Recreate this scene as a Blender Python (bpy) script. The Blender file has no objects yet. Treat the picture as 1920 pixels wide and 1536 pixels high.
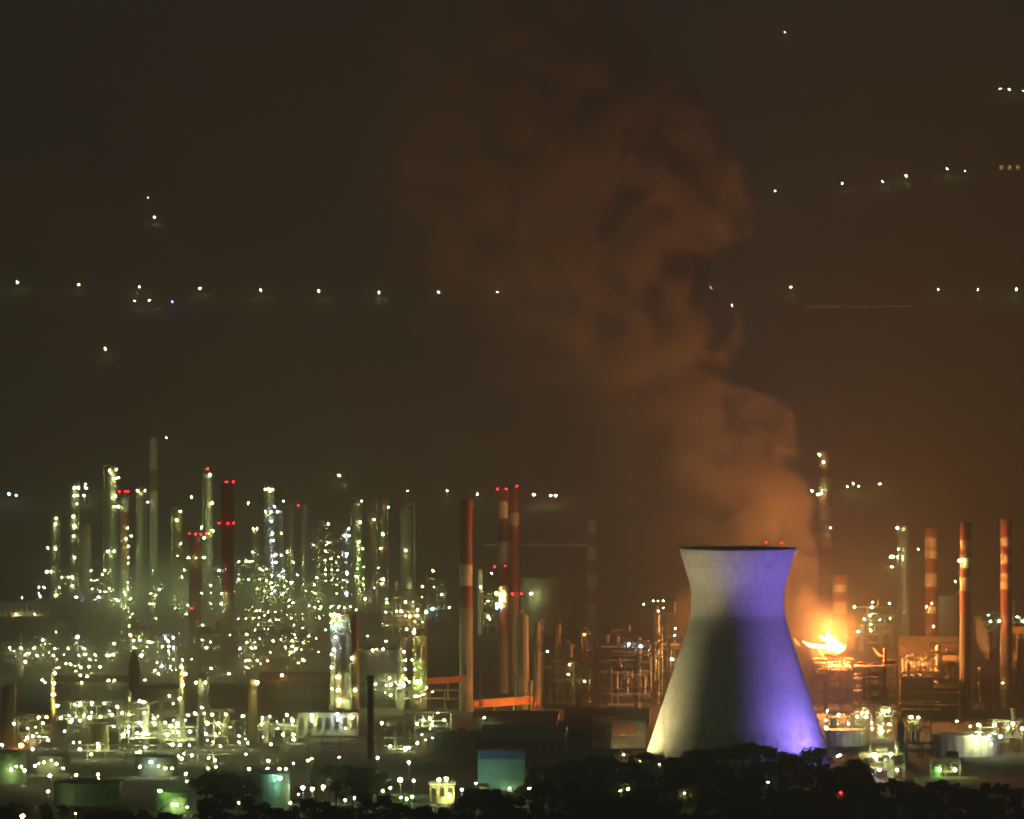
import bpy, math, random
from mathutils import Vector, noise

# ------------------------------------------------------------------ camera, sky, exposure
S = bpy.context.scene
COL = S.collection
F_PX, CAM_H, HORIZON = 10842.0, 170.0, 657.0          # focal length in photo pixels, eye height above the plain
PITCH = math.atan((768.0 - HORIZON) / F_PX)
cam_data = bpy.data.cameras.new('camera')
cam_data.sensor_width = 36.0
cam_data.lens = 36.0 * F_PX / 1920.0
cam_data.clip_start, cam_data.clip_end = 5.0, 30000.0
cam = bpy.data.objects.new('camera', cam_data)
COL.objects.link(cam)
cam.location = (0, 0, CAM_H)
cam.rotation_euler = (math.pi / 2 - PITCH, 0, 0)
S.camera = cam

W = bpy.data.worlds.new('World')
S.world = W
W.use_nodes = True
WN, WL = W.node_tree.nodes, W.node_tree.links
bg = WN['Background']
SKY = (0.030, 0.034, 0.0265)                          # town glow on a hazy night sky
bg.inputs['Color'].default_value = (*SKY, 1)
bg.inputs['Strength'].default_value = 1.0

moon_d = bpy.data.lights.new('moon', 'SUN')
moon_d.energy, moon_d.angle, moon_d.color = 0.012, math.radians(0.5), (1.0, 0.95, 0.86)
moon = bpy.data.objects.new('moon', moon_d)
COL.objects.link(moon)
moon.rotation_euler = (math.radians(40), 0, math.radians(-35))

S.view_settings.view_transform = 'Standard'
S.view_settings.look = 'None'
S.view_settings.exposure = 0.0
S.view_settings.gamma = 1.0
S.view_settings.use_curve_mapping = False
S.render.engine = 'CYCLES'
cy = S.cycles
cy.use_denoising = True
cy.max_bounces = 4
cy.diffuse_bounces = 1
cy.glossy_bounces = 1
cy.transmission_bounces = 1
cy.transparent_max_bounces = 8
cy.volume_bounces = 0
cy.use_light_tree = True
cy.sample_clamp_indirect = 1.5
cy.filter_width = 2.0
cy.caustics_reflective = False
cy.caustics_refractive = False
cy.volume_max_steps = 160

# ------------------------------------------------------------------ projection helpers
CP, SP = math.cos(PITCH), math.sin(PITCH)
def ray(px, py):
    u, v = (px - 960.0) / F_PX, (768.0 - py) / F_PX
    return u, CP + v * SP, -SP + v * CP
def at(px, py, Y):
    dx, dy, dz = ray(px, py)
    t = Y / dy
    return Vector((dx * t, Y, CAM_H + dz * t))
def gY(py, z=0.0):
    """distance along the ground at which the picture row py meets height z"""
    dx, dy, dz = ray(960, py)
    return (CAM_H - z) / -dz * dy
def px_of(p):
    """photo pixel of a world point"""
    d = Vector(p) - Vector((0, 0, CAM_H))
    fwd = d.y * CP - d.z * SP
    up = d.y * SP + d.z * CP
    return 960 + F_PX * d.x / fwd, 768 - F_PX * up / fwd
def terrain_raw(x, y):
    if y < 4300: return 0.0
    k = (y - 4300) / 2900.0
    wob = noise.noise(Vector((x / 900.0, y / 1100.0, 0.3))) * 0.16 + noise.noise(Vector((x / 260.0, y / 330.0, 4.3))) * 0.05
    return max(0.0, 640 * (k ** 1.12) * (1 + wob * min(1, k * 3)) + max(-1200.0, min(1200.0, x)) * 0.03 * k)
GX, GYS = 60.0, 80.0
_tg = {}
def _node(i, j):
    if (i, j) not in _tg: _tg[(i, j)] = terrain_raw(i * GX, 4300 + j * GYS)
    return _tg[(i, j)]
def terrain(x, y):
    """height of the ground sheet as meshed"""
    if y <= 4300: return 0.0
    u, v = x / GX, (y - 4300) / GYS
    i, j = math.floor(u), math.floor(v); a, c = u - i, v - j
    return (_node(i, j) * (1 - a) + _node(i + 1, j) * a) * (1 - c) + (_node(i, j + 1) * (1 - a) + _node(i + 1, j + 1) * a) * c
def terrain_hit(px, py):
    dx, dy, dz = ray(px, py)
    y = 2000.0
    while y < 7400:
        t = y / dy
        if CAM_H + dz * t <= terrain(dx * t, y): break
        y += 10
    t = y / dy
    return Vector((dx * t, y, terrain(dx * t, y)))

# ------------------------------------------------------------------ materials
MATS = {}
def new_mat(name):
    m = bpy.data.materials.new(name)
    m.use_nodes = True
    return m
def mat(name, col, rough=0.7, metal=0.0, var=0.35, scale=0.6, streak=False, bump=0.0):
    """principled paint / metal / concrete with blotchy wear; streak stretches the wear downwards"""
    m = new_mat(name)
    N, L = m.node_tree.nodes, m.node_tree.links
    b = N['Principled BSDF']
    b.inputs['Roughness'].default_value = rough
    b.inputs['Metallic'].default_value = metal
    tc = N.new('ShaderNodeTexCoord'); mp = N.new('ShaderNodeMapping')
    mp.inputs['Scale'].default_value = (1, 1, 0.12) if streak else (1, 1, 1)
    L.new(tc.outputs['Object'], mp.inputs['Vector'])
    nz = N.new('ShaderNodeTexNoise')
    nz.inputs['Scale'].default_value = scale; nz.inputs['Detail'].default_value = 5
    L.new(mp.outputs[0], nz.inputs['Vector'])
    rp = N.new('ShaderNodeValToRGB')
    rp.color_ramp.elements[0].position, rp.color_ramp.elements[1].position = 0.32, 0.68
    rp.color_ramp.elements[0].color = (*[c * (1 - var) for c in col], 1)
    rp.color_ramp.elements[1].color = (*[min(0.9, c * (1 + var * 0.6)) for c in col], 1)
    L.new(nz.outputs['Fac'], rp.inputs['Fac'])
    L.new(rp.outputs['Color'], b.inputs['Base Color'])
    if bump:
        bp = N.new('ShaderNodeBump'); bp.inputs['Strength'].default_value = bump; bp.inputs['Distance'].default_value = 0.2
        L.new(nz.outputs['Fac'], bp.inputs['Height']); L.new(bp.outputs[0], b.inputs['Normal'])
    MATS[name] = m
    return m
mat('steel', (0.28, 0.28, 0.25), 0.55, 0.3)
mat('pale_steel', (0.42, 0.42, 0.38), 0.5, 0.3)
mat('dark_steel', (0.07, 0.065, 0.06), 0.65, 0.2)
mat('rust_steel', (0.17, 0.09, 0.055), 0.8, 0.1)
mat('insulation', (0.56, 0.56, 0.50), 0.45, 0.5, 0.3, 0.4, True)
mat('concrete', (0.30, 0.29, 0.26), 0.9, 0, 0.3, 0.3, True)
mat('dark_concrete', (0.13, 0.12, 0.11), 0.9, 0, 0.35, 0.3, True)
mat('red_paint', (0.17, 0.042, 0.03), 0.6, 0, 0.3, 0.5, True)
mat('white_paint', (0.52, 0.50, 0.44), 0.6, 0, 0.25, 0.5, True)
mat('tank_white', (0.62, 0.62, 0.58), 0.5, 0, 0.2, 0.25, True)
mat('tank_green', (0.17, 0.24, 0.15), 0.6, 0, 0.5, 0.35, True)
mat('roof_sheet', (0.16, 0.17, 0.18), 0.6, 0.2, 0.3, 0.3)
mat('brown_sheet', (0.15, 0.09, 0.07), 0.7, 0.1, 0.3, 0.3)
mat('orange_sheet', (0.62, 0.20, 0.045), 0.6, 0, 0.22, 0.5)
mat('teal_wall', (0.20, 0.38, 0.30), 0.8, 0, 0.2, 0.4)
mat('blue_sheet', (0.05, 0.10, 0.32), 0.6, 0, 0.2, 0.4)
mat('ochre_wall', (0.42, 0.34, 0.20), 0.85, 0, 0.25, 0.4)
mat('pale_wall', (0.50, 0.50, 0.45), 0.85, 0, 0.2, 0.4)
mat('glass_dark', (0.03, 0.035, 0.04), 0.15, 0, 0.1, 1)
mat('bark', (0.06, 0.045, 0.03), 0.95, 0, 0.4, 2)
mat('yard', (0.055, 0.052, 0.047), 0.95, 0, 0.4, 0.05)
def foliage_mat(name, a, b_):
    m = new_mat(name)
    N, L = m.node_tree.nodes, m.node_tree.links
    b = N['Principled BSDF']; b.inputs['Roughness'].default_value = 0.8
    oi = N.new('ShaderNodeObjectInfo'); g = N.new('ShaderNodeNewGeometry')
    mx = N.new('ShaderNodeMix'); mx.data_type = 'RGBA'
    mx.inputs['A'].default_value = (*a, 1); mx.inputs['B'].default_value = (*b_, 1)
    ad = N.new('ShaderNodeMath'); ad.operation = 'MULTIPLY_ADD'; ad.inputs[1].default_value = 0.5
    L.new(g.outputs['Random Per Island'], ad.inputs[0])
    md = N.new('ShaderNodeMath'); md.operation = 'MULTIPLY'; md.inputs[1].default_value = 0.5
    L.new(oi.outputs['Random'], md.inputs[0]); L.new(md.outputs[0], ad.inputs[2])
    L.new(ad.outputs[0], mx.inputs['Factor']); L.new(mx.outputs['Result'], b.inputs['Base Color'])
    MATS[name] = m
foliage_mat('foliage', (0.045, 0.065, 0.026), (0.10, 0.12, 0.05))
def emit(name, col, strength):
    m = new_mat(name)
    N, L = m.node_tree.nodes, m.node_tree.links
    N.remove(N['Principled BSDF'])
    e = N.new('ShaderNodeEmission'); e.inputs['Color'].default_value = (*col, 1); e.inputs['Strength'].default_value = strength
    L.new(e.outputs[0], N['Material Output'].inputs['Surface'])
    MATS[name] = m
    return m
LAMP = 420.0
emit('light_w', (0.88, 1.0, 0.38), LAMP)
emit('light_g', (0.50, 1.0, 0.22), LAMP)
emit('light_b', (0.78, 0.95, 1.0), LAMP)
emit('light_c', (0.50, 1.0, 0.90), LAMP)
emit('light_y', (1.0, 0.80, 0.28), LAMP)
emit('light_o', (1.0, 0.42, 0.10), LAMP)
emit('light_r', (1.0, 0.010, 0.018), 60.0)
emit('light_v', (0.08, 0.06, 1.0), LAMP)
emit('flame_core', (1.0, 0.42, 0.09), 40.0)
emit('flame_edge', (1.0, 0.33, 0.05), 5.0)

# ------------------------------------------------------------------ mesh helpers
class MB:
    """collects verts and faces, then becomes ONE mesh object"""
    def __init__(s): s.v, s.f, s.m = [], [], []
    def add(s, vs, fs, mi=0):
        o = len(s.v); s.v += [tuple(v) for v in vs]
        s.f += [tuple(i + o for i in f) for f in fs]; s.m += [mi] * len(fs)
        return s
    def box(s, c, d, mi=0, rz=0.0):
        hx, hy, hz = d[0] / 2, d[1] / 2, d[2] / 2
        ca, sa = math.cos(rz), math.sin(rz)
        vs = []
        for z in (-hz, hz):
            for x, y in ((-hx, -hy), (hx, -hy), (hx, hy), (-hx, hy)):
                vs.append((c[0] + x * ca - y * sa, c[1] + x * sa + y * ca, c[2] + z))
        return s.add(vs, [(3, 2, 1, 0), (4, 5, 6, 7), (0, 1, 5, 4), (1, 2, 6, 5), (2, 3, 7, 6), (3, 0, 4, 7)], mi)
    def tube(s, pts, r, n=6, mi=0, radii=None, ref=None):
        pts = [Vector(p) for p in pts]
        rings = []
        for i, p in enumerate(pts):
            d = (pts[min(i + 1, len(pts) - 1)] - pts[max(i - 1, 0)])
            d = d.normalized() if d.length > 1e-9 else Vector((0, 0, 1))
            a = Vector(ref) if ref else Vector((0, 0, 1)) if abs(d.z) < 0.9 else Vector((1, 0, 0))
            e1 = d.cross(a).normalized(); e2 = d.cross(e1)
            rr = radii[i] if radii else r
            rings.append([p + e1 * (rr * math.cos(2 * math.pi * k / n)) + e2 * (rr * math.sin(2 * math.pi * k / n)) for k in range(n)])
        vs = [v for r_ in rings for v in r_]
        fs = []
        for i in range(len(pts) - 1):
            for k in range(n):
                k2 = (k + 1) % n
                fs.append((i * n + k, i * n + k2, (i + 1) * n + k2, (i + 1) * n + k))
        fs.append(tuple(range(n - 1, -1, -1))); fs.append(tuple(range((len(pts) - 1) * n, len(pts) * n)))
        return s.add(vs, fs, mi)
    def lathe(s, prof, n=24, mi=0, c=(0, 0, 0), a0=0.0, a1=2 * math.pi, closed=False):
        """prof: (radius, z) pairs from the bottom up; closed: the profile is a loop"""
        full = abs(a1 - a0 - 2 * math.pi) < 1e-6
        cols = n if full else n + 1
        vs = []
        for r, z in prof:
            for k in range(cols):
                a = a0 + (a1 - a0) * k / n
                vs.append((c[0] + r * math.cos(a), c[1] + r * math.sin(a), c[2] + z))
        fs = []
        rows = len(prof)
        for i in range(rows if closed else rows - 1):
            j = (i + 1) % rows
            for k in range(n):
                k2 = (k + 1) % cols
                fs.append((i * cols + k, i * cols + k2, j * cols + k2, j * cols + k))
        return s.add(vs, fs, mi)
    def mesh(s, name, mats, smooth=False):
        me = bpy.data.meshes.new(name)
        me.from_pydata(s.v, [], s.f)
        for m in (mats if isinstance(mats, (list, tuple)) else [mats]): me.materials.append(MATS[m] if isinstance(m, str) else m)
        if any(s.m): me.polygons.foreach_set('material_index', s.m)
        if smooth:
            me.polygons.foreach_set('use_smooth', [True] * len(s.f))
            me.set_sharp_from_angle(angle=math.radians(38))
        me.update()
        return me
    def build(s, name, mats, parent=None, loc=(0, 0, 0), smooth=False):
        return link(name, s.mesh(name, mats, smooth), parent, loc)
def link(name, data, parent=None, loc=(0, 0, 0)):
    o = bpy.data.objects.new(name, data); COL.objects.link(o)
    o.parent = parent; o.location = loc
    return o
def tag(o, label, cat, group=None, kind=None):
    o['label'] = label; o['category'] = cat
    if group: o['group'] = group
    if kind: o['kind'] = kind
    return o
def thing(name, loc, label, cat, group=None):
    return tag(link(name, None, None, loc), label, cat, group)

OWNERS = []      # things that can carry lamps: (thing, x0, x1, ytop, ybase, Y of front face)
MARKS = []       # landmarks for telling lamp posts apart: (phrase, px, py)
def own(o, x0, x1, yt, yb, yf):
    OWNERS.append((o, x0, x1, yt, yb, yf))
def frame_of(x0, x1, yt, yb):
    """base point, width and height in metres of something drawn from x0 to x1, ytop to the ground row yb"""
    Y = gY(yb); k = Y / F_PX
    p = at((x0 + x1) / 2, yb, Y)
    return Y, (x1 - x0) * k, at(960, yt, Y).z, Vector((p.x, Y, 0))

# ------------------------------------------------------------------ ground and hills: one sheet
gm = new_mat('ground')
N, L = gm.node_tree.nodes, gm.node_tree.links
b = N['Principled BSDF']; b.inputs['Roughness'].default_value = 0.95
tc = N.new('ShaderNodeTexCoord')
n1 = N.new('ShaderNodeTexNoise'); n1.inputs['Scale'].default_value = 0.035; n1.inputs['Detail'].default_value = 8
n2 = N.new('ShaderNodeTexVoronoi'); n2.inputs['Scale'].default_value = 0.022
L.new(tc.outputs['Object'], n1.inputs['Vector']); L.new(tc.outputs['Object'], n2.inputs['Vector'])
r1 = N.new('ShaderNodeValToRGB')
r1.color_ramp.elements[0].position = 0.35; r1.color_ramp.elements[0].color = (0.035, 0.036, 0.028, 1)
r1.color_ramp.elements[1].position = 0.7; r1.color_ramp.elements[1].color = (0.085, 0.08, 0.065, 1)
L.new(n1.outputs['Fac'], r1.inputs['Fac'])
mx = N.new('ShaderNodeMix'); mx.data_type = 'RGBA'; mx.blend_type = 'MULTIPLY'; mx.inputs['Factor'].default_value = 0.5
L.new(r1.outputs['Color'], mx.inputs['A']); L.new(n2.outputs['Color'], mx.inputs['B'])
L.new(mx.outputs['Result'], b.inputs['Base Color'])
vs, fs = [], []
xs = [-6000, -3500, -2200, -1500] + [i * 60 for i in range(-20, 21)] + [1500, 2200, 3500, 6000]
ys = [-800, 600, 1500, 2000, 2500, 3000, 3500, 4000, 4300] + [4300 + 80 * i for i in range(1, 41)]
for y in ys:
    for x in xs: vs.append((x, y, terrain(x, y)))
nx = len(xs); vs_ground = list(vs)
for j in range(len(ys) - 1):
    for i in range(nx - 1): fs.append((j * nx + i, j * nx + i + 1, (j + 1) * nx + i + 1, (j + 1) * nx + i))
MATS['ground'] = gm
g = MB().add(vs, fs).build('ground', 'ground', smooth=True)
g['kind'] = 'structure'
# paved works yard and a service road, sheets just above the ground
def slab(name, x0, x1, y0, y1, z, m):
    o = MB().add([(x0, y0, z), (x1, y0, z), (x1, y1, z), (x0, y1, z)], [(0, 1, 2, 3)]).build(name, m)
    o['kind'] = 'structure'
    return o
slab('works_yard', -330, 330, gY(1425), gY(1150), 0.006, 'yard')
for i, py in enumerate((1268, 1316, 1408)):
    y = gY(py); slab('service_road', -330, 330 if i < 2 else 30, y, y + 9, 0.012, 'dark_concrete')

# ------------------------------------------------------------------ cooling tower
tm = new_mat('tower_concrete')
N, L = tm.node_tree.nodes, tm.node_tree.links
b = N['Principled BSDF']; b.inputs['Roughness'].default_value = 0.9
tc = N.new('ShaderNodeTexCoord'); sp = N.new('ShaderNodeSeparateXYZ')
L.new(tc.outputs['Object'], sp.inputs[0])
at2 = N.new('ShaderNodeMath'); at2.operation = 'ARCTAN2'
L.new(sp.outputs['Y'], at2.inputs[0]); L.new(sp.outputs['X'], at2.inputs[1])
def math_node(op, a, bb=None, c=None):
    n = N.new('ShaderNodeMath'); n.operation = op
    for i, v in enumerate((a, bb, c)):
        if v is None: continue
        if isinstance(v, (int, float)): n.inputs[i].default_value = v
        else: L.new(v, n.inputs[i])
    return n.outputs[0]
TOWER_Y = gY(1425)
TC = at(1383, 1425, TOWER_Y); TC.z = 0
def tz(py): return at(1383, py, TOWER_Y).z
zb = tz(1157)                                   # pale paint ends here
ang = math_node('MULTIPLY', at2.outputs[0], 12.0)
cmb = N.new('ShaderNodeCombineXYZ'); L.new(ang, cmb.inputs[0]); L.new(math_node('MULTIPLY', sp.outputs['Z'], 0.12), cmb.inputs[1])
ns = N.new('ShaderNodeTexNoise'); ns.inputs['Scale'].default_value = 1.7; ns.inputs['Detail'].default_value = 5
L.new(cmb.outputs[0], ns.inputs['Vector'])
# lift joints: a thin dark ring every 1.4 m, and panel-by-panel tone
fr = math_node('FRACT', math_node('DIVIDE', sp.outputs['Z'], 2.6))
joint = math_node('MULTIPLY', math_node('LESS_THAN', fr, 0.20), 0.15)
lift = math_node('FLOOR', math_node('DIVIDE', sp.outputs['Z'], 2.6))
wn = N.new('ShaderNodeTexWhiteNoise'); wn.noise_dimensions = '1D'; L.new(lift, wn.inputs['W'])
tone = math_node('SUBTRACT', math_node('MULTIPLY_ADD', ns.outputs['Fac'], 1.3, 0.28), joint)
tone = math_node('ADD', tone, math_node('MULTIPLY', wn.outputs['Value'], 0.16))
# ragged repaint edge between the pale collar and the bare shell
blk = N.new('ShaderNodeTexWhiteNoise'); blk.noise_dimensions = '1D'
L.new(math_node('FLOOR', math_node('MULTIPLY', at2.outputs[0], 7.0)), blk.inputs['W'])
edge = math_node('ADD', zb, math_node('MULTIPLY', ns.outputs['Fac'], 1.2))
pale = math_node('GREATER_THAN', sp.outputs['Z'], edge)
mx = N.new('ShaderNodeMix'); mx.data_type = 'RGBA'
mx.inputs['A'].default_value = (0.35, 0.33, 0.275, 1); mx.inputs['B'].default_value = (0.48, 0.455, 0.41, 1)
L.new(pale, mx.inputs['Factor'])
vm = N.new('ShaderNodeVectorMath'); vm.operation = 'SCALE'
L.new(mx.outputs['Result'], vm.inputs[0]); L.new(tone, vm.inputs['Scale'])
L.new(vm.outputs[0], b.inputs['Base Color'])
bp = N.new('ShaderNodeBump'); bp.inputs['Strength'].default_value = 0.25; bp.inputs['Distance'].default_value = 0.15
L.new(math_node('SUBTRACT', ns.outputs['Fac'], joint), bp.inputs['Height']); L.new(bp.outputs[0], b.inputs['Normal'])
MATS['tower'] = tm

kt = TOWER_Y / F_PX
tower = thing('cooling_tower', TC, 'huge waisted concrete cooling tower floodlit cream and violet beside the fire', 'cooling tower')
prof = [(1419, 174), (1400, 167.5), (1370, 157.5), (1330, 144.5), (1290, 131), (1250, 118), (1210, 104.5), (1180, 95.2), (1165, 91.3), (1155, 88.8), (1140, 87.4), (1125, 87.0), (1110, 87.2), (1100, 88.6), (1090, 91.3), (1070, 97.3), (1050, 103.3), (1030, 109.2)]
po = [(r * kt, tz(y)) for y, r in prof]
ztop = po[-1][1]; rt = po[-1][0]
inner = [(r - 0.9, z) for r, z in reversed(po)]
MB().lathe(po + [(rt, ztop)] + inner, 128, closed=True).build('shell', 'tower', tower, smooth=True)
MB().lathe([(rt - 1.0, ztop), (rt + 0.35, ztop), (rt + 0.35, ztop + 0.5), (rt - 1.0, ztop + 0.5)], 96, closed=True).build('rim', 'concrete', tower)
rl = MB()
for hh in (1.0, ): rl.lathe([(rt, ztop + hh), (rt + .06, ztop + hh), (rt + .06, ztop + hh + .08), (rt, ztop + hh + .08)], 72, closed=True)
for k in range(72):
    a = 2 * math.pi * k / 72; rl.box((rt * math.cos(a), rt * math.sin(a), ztop + .8), (0.06, 0.06, .6))
rl.build('railing', 'dark_steel', tower)
rb, zl = po[0]
leg = MB().tube([(rb + 1.2, 0, 0), (rb - .4, rb * 0.075, zl + .3)], 0.45, 6).mesh('leg', 'concrete')
leg2 = MB().tube([(rb + 1.2, 0, 0), (rb - .4, -rb * 0.075, zl + .3)], 0.45, 6).mesh('leg', 'concrete')
for k in range(36):
    for me in (leg, leg2):
        o = link('leg', me, tower); o.rotation_euler.z = 2 * math.pi * (k + .5) / 36
MB().lathe([(rb + .6, 0), (rb + 2.4, 0), (rb + 2.4, .5), (rb + .6, .5)], 72, closed=True).build('basin_wall', 'concrete', tower)

# ------------------------------------------------------------------ lamps
LENS = {'t': 0.13, 's': 0.22, 'm': 0.36, 'L': 0.52, 'X': 0.74, 'F': 0.40, 'H': 0.62}
def ico(r, c=(0, 0, 0), n=8, m=5):
    prof = [(max(1e-4, r * math.sin(math.pi * i / m)), -r * math.cos(math.pi * i / m)) for i in range(m + 1)]
    return MB().lathe(prof, n, c=c)
LAMP_MESH = {}
def lamp_mesh(col, size):
    """bulkhead lamp: glowing lens under a hood, on a bent bracket that reaches back"""
    key = (col, size)
    if key not in LAMP_MESH:
        r = LENS[size]
        m = ico(r)
        m.lathe([(r * 1.25, r * 0.75), (r * 0.9, r * 1.25), (0.01, r * 1.35)], 8, 1)
        m.tube([(0, 0, r * 1.3), (0, 0.5, r * 1.3 + 0.5), (0, 2.6, r * 1.3 + 0.5)], 0.07, 4, 1)
        LAMP_MESH[key] = m.mesh('lamp', ['light_' + col, 'dark_steel'])
    return LAMP_MESH[key]
POST_MESH = {}
def post_mesh(h):
    h = round(h)
    if h not in POST_MESH:
        POST_MESH[h] = MB().tube([(0, 0, 0), (0, 0, h * .5), (0, 0, h), (0, -0.35, h + .5), (0, -1.2, h + .6)], .1, 6, radii=[.16, .12, .09, .07, .05]).box((0, 0, .2), (.6, .6, .4)).mesh('pole', 'steel')
    return POST_MESH[h]
HEAD_MESH = {}
def head_mesh(col, size):
    key = (col, size)
    if key not in HEAD_MESH:
        r = LENS[size]
        HEAD_MESH[key] = ico(r).lathe([(r * 1.2, r * 0.7), (r * 0.9, r * 1.15), (0.01, r * 1.3)], 8, 1).mesh('lamp', ['light_' + col, 'dark_steel'])
    return HEAD_MESH[key]

def floodlight(pos, aim, col, watts, label, cone=100, size=0.8, soft=0.35):
    """yard floodlight: yoke, housing and a lens, throwing a real beam"""
    pos = Vector(pos); mast = pos.z; f = thing('floodlight', (pos.x, pos.y, 0), label, 'floodlight')
    if mast > 2:
        MB().tube([(0, 0, 0), (0, 0, mast + .2)], .3, 8, radii=[.4, .2]).box((0, 0, .3), (1.4, 1.4, .6)).build('mast', 'steel', f)
    d = (Vector(aim) - Vector(pos)).normalized()
    q = d.to_track_quat('-Z', 'Y').to_euler()
    hd = MB().box((0, 0, .35), (1.1 * size, .8 * size, .5)).build('housing', 'dark_steel', f, (0, 0, mast + 1.1)); hd.rotation_euler = q
    MB().box((0, 0, .2), (.9, .9, .4)).tube([(-.7 * size, 0, .4), (-.7 * size, 0, 1.2)], .06, 4).tube([(.7 * size, 0, .4), (.7 * size, 0, 1.2)], .06, 4).build('yoke', 'steel', f, (0, 0, mast))
    ld = bpy.data.lights.new('beam', 'SPOT')
    ld.energy, ld.color, ld.spot_size, ld.spot_blend, ld.shadow_soft_size = watts, col, math.radians(cone), 1.0, soft
    lo = link('beam', ld, f, (d.x * .5, d.y * .5, mast + 1.1 + d.z * .5)); lo.rotation_euler = q
    return f
RB = po[0][0]
def around(deg, dist, z=0.0):
    a = math.radians(deg)             # 0 faces the camera, minus is toward the picture's left
    return Vector((TC.x + dist * math.sin(a), TC.y - dist * math.cos(a), z))
def on_shell(deg, py, r_px):
    return around(deg, r_px * kt, tz(py))
floodlight(around(-80, RB + 17), on_shell(-70, 1320, 140), (1.0, 0.86, 0.42), 480000, 'cream floodlight on the ground at the pale lit flank of the cooling tower', 120, soft=7.0)
floodlight(around(-42, RB + 44), on_shell(-25, 1075, 97), (1.0, 0.78, 0.48), 360000, 'cream floodlight set back from the pale lit flank, aimed at the collar', 26, soft=6.0)
floodlight(around(47, RB + 19), on_shell(44, 1310, 138), (0.25, 0.17, 1.0), 720000, 'violet floodlight on the ground under the violet flank of the cooling tower', 120, soft=7.0)
floodlight(around(54, RB + 38), on_shell(38, 1090, 95), (0.33, 0.19, 1.0), 600000, 'violet floodlight set back from the tower, aimed at its violet collar', 55, soft=6.0)

# ------------------------------------------------------------------ builders for the works
def ring_platform(r, w, a0, a1):
    """grating ring with toe edge and handrail round a column"""
    m = MB().lathe([(r + .02, -.12), (r + w, -.12), (r + w, .05), (r + .02, .05)], 14, a0=a0, a1=a1, closed=True)
    for hh in (.55, 1.1): m.lathe([(r + w - .05, hh), (r + w, hh), (r + w, hh + .07), (r + w - .05, hh + .07)], 14, a0=a0, a1=a1, closed=True)
    for k in range(9):
        a = a0 + (a1 - a0) * k / 8
        m.box(((r + w - .04) * math.cos(a), (r + w - .04) * math.sin(a), .55), (.07, .07, 1.1))
    return m
def ladder_mesh(h):
    m = MB().box((-.3, 0, h / 2), (.1, .1, h)).box((.3, 0, h / 2), (.1, .1, h))
    for k in range(int(h / 1.5)): m.box((0, 0, .6 + k * 1.5), (.5, .06, .06))
    return m
def column(x0, x1, yt, yb, label, m='insulation', plats=4, seed=0, pipe=True):
    """distillation column: skirt, shell with domed head, ring platforms, ladder, overhead vapour pipe"""
    R = random.Random(seed + int(x0 * 7))
    Y, w, h, p = frame_of(x0, x1, yt, yb)
    r = w / 2
    t = thing('distillation_tower', p, label, 'column')
    prof = [(r * 1.12, 0), (r * 1.08, 2.2), (r, 3.4)]
    mid = h * R.uniform(.45, .7)
    prof += [(r, mid), (r * .94, mid + r * .8), (r * .94, h - r), (r * .8, h - r * .45), (r * .45, h - r * .12), (0.02, h)]
    MB().lathe(prof, 24).build('shell', m, t, smooth=True)
    for k in range(plats):
        z = h * (k + 1) / (plats + .15) - 1.2
        a0 = R.uniform(2.4, 3.6)
        ring_platform(r, 1.3, a0, a0 + R.uniform(3.4, 5.2)).build('platform', 'steel', t, (0, 0, z))
    o = ladder_mesh(h - r).build('ladder', 'steel', t, (-r * .75, -r * .75, 0))
    if pipe:
        s = 1 if R.random() < .5 else -1; q = max(.25, r * .16)
        MB().tube([(0, 0, h - .2), (0, 0, h + q * 3), (s * (r + q * 1.5), -.4 * r, h + q * 2.4), (s * (r + q * 1.6), -.4 * r, h - 2), (s * (r + q * 1.6), -.4 * r, 2)], q, 8).build('vapour_pipe', 'pale_steel', t, smooth=True)
    if R.random() < .8:
        MB().lathe([(.02, 0), (r * .28, .3), (r * .28, h * .3), (.02, h * .3 + .3)], 10).build('riser', 'pale_steel', t, ((-1 if R.random() < .5 else 1) * r * 1.35, -r * .5, 0), smooth=True)
    own(t, x0 - 4, x1 + 4, yt - 6, yb, Y - r - .3)
    MARKS.append((label, (x0 + x1) / 2, (yt + yb) / 2))
    return t
def chimney(x0, x1, yt, yb, label, bands, taper=1.12, plats=(0.0, ), m0='concrete', top_ring=True):
    """bands: (y of lower edge, paint) from the top down, the rest bare down to the ground"""
    Y, w, h, p = frame_of(x0, x1, yt, yb)
    r0 = w / 2
    t = thing('chimney', p, label, 'chimney')
    def rad(z): return r0 * (taper + (1 - taper) * z / h)
    z1 = h
    edges = list(bands) + [(None, m0)]
    for yy, m in edges:
        z0 = 0.0 if yy is None else max(0.0, at(960, yy, Y).z)
        if z1 - z0 < .2: continue
        n = 2 if z1 - z0 < 12 else 4
        MB().lathe([(rad(z0 + (z1 - z0) * i / n), z0 + (z1 - z0) * i / n) for i in range(n + 1)], 24).build('painted_band' if yy else 'shaft', m, t, smooth=True)
        z1 = z0
    rr = rad(h)
    MB().lathe([(rr - .45, h - 3), (rr + .18, h - .9), (rr + .18, h + .15), (rr - .45, h + .15)], 24, closed=True).build('rim', 'dark_steel', t)
    for fz in plats:
        z = h * (1 - fz) - 2.2
        ring_platform(rad(z), 1.2, 0, 2 * math.pi).build('platform', 'steel', t, (0, 0, z))
    ladder_mesh(h - 2).build('ladder', 'steel', t, (-rad(h / 2) * .7, -rad(h / 2) * .8, 0))
    own(t, x0 - 5, x1 + 5, yt - 9, yb, Y - rad(h * .6) - .3)
    MARKS.append((label, (x0 + x1) / 2, (yt + yb) / 2))
    return t
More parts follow.
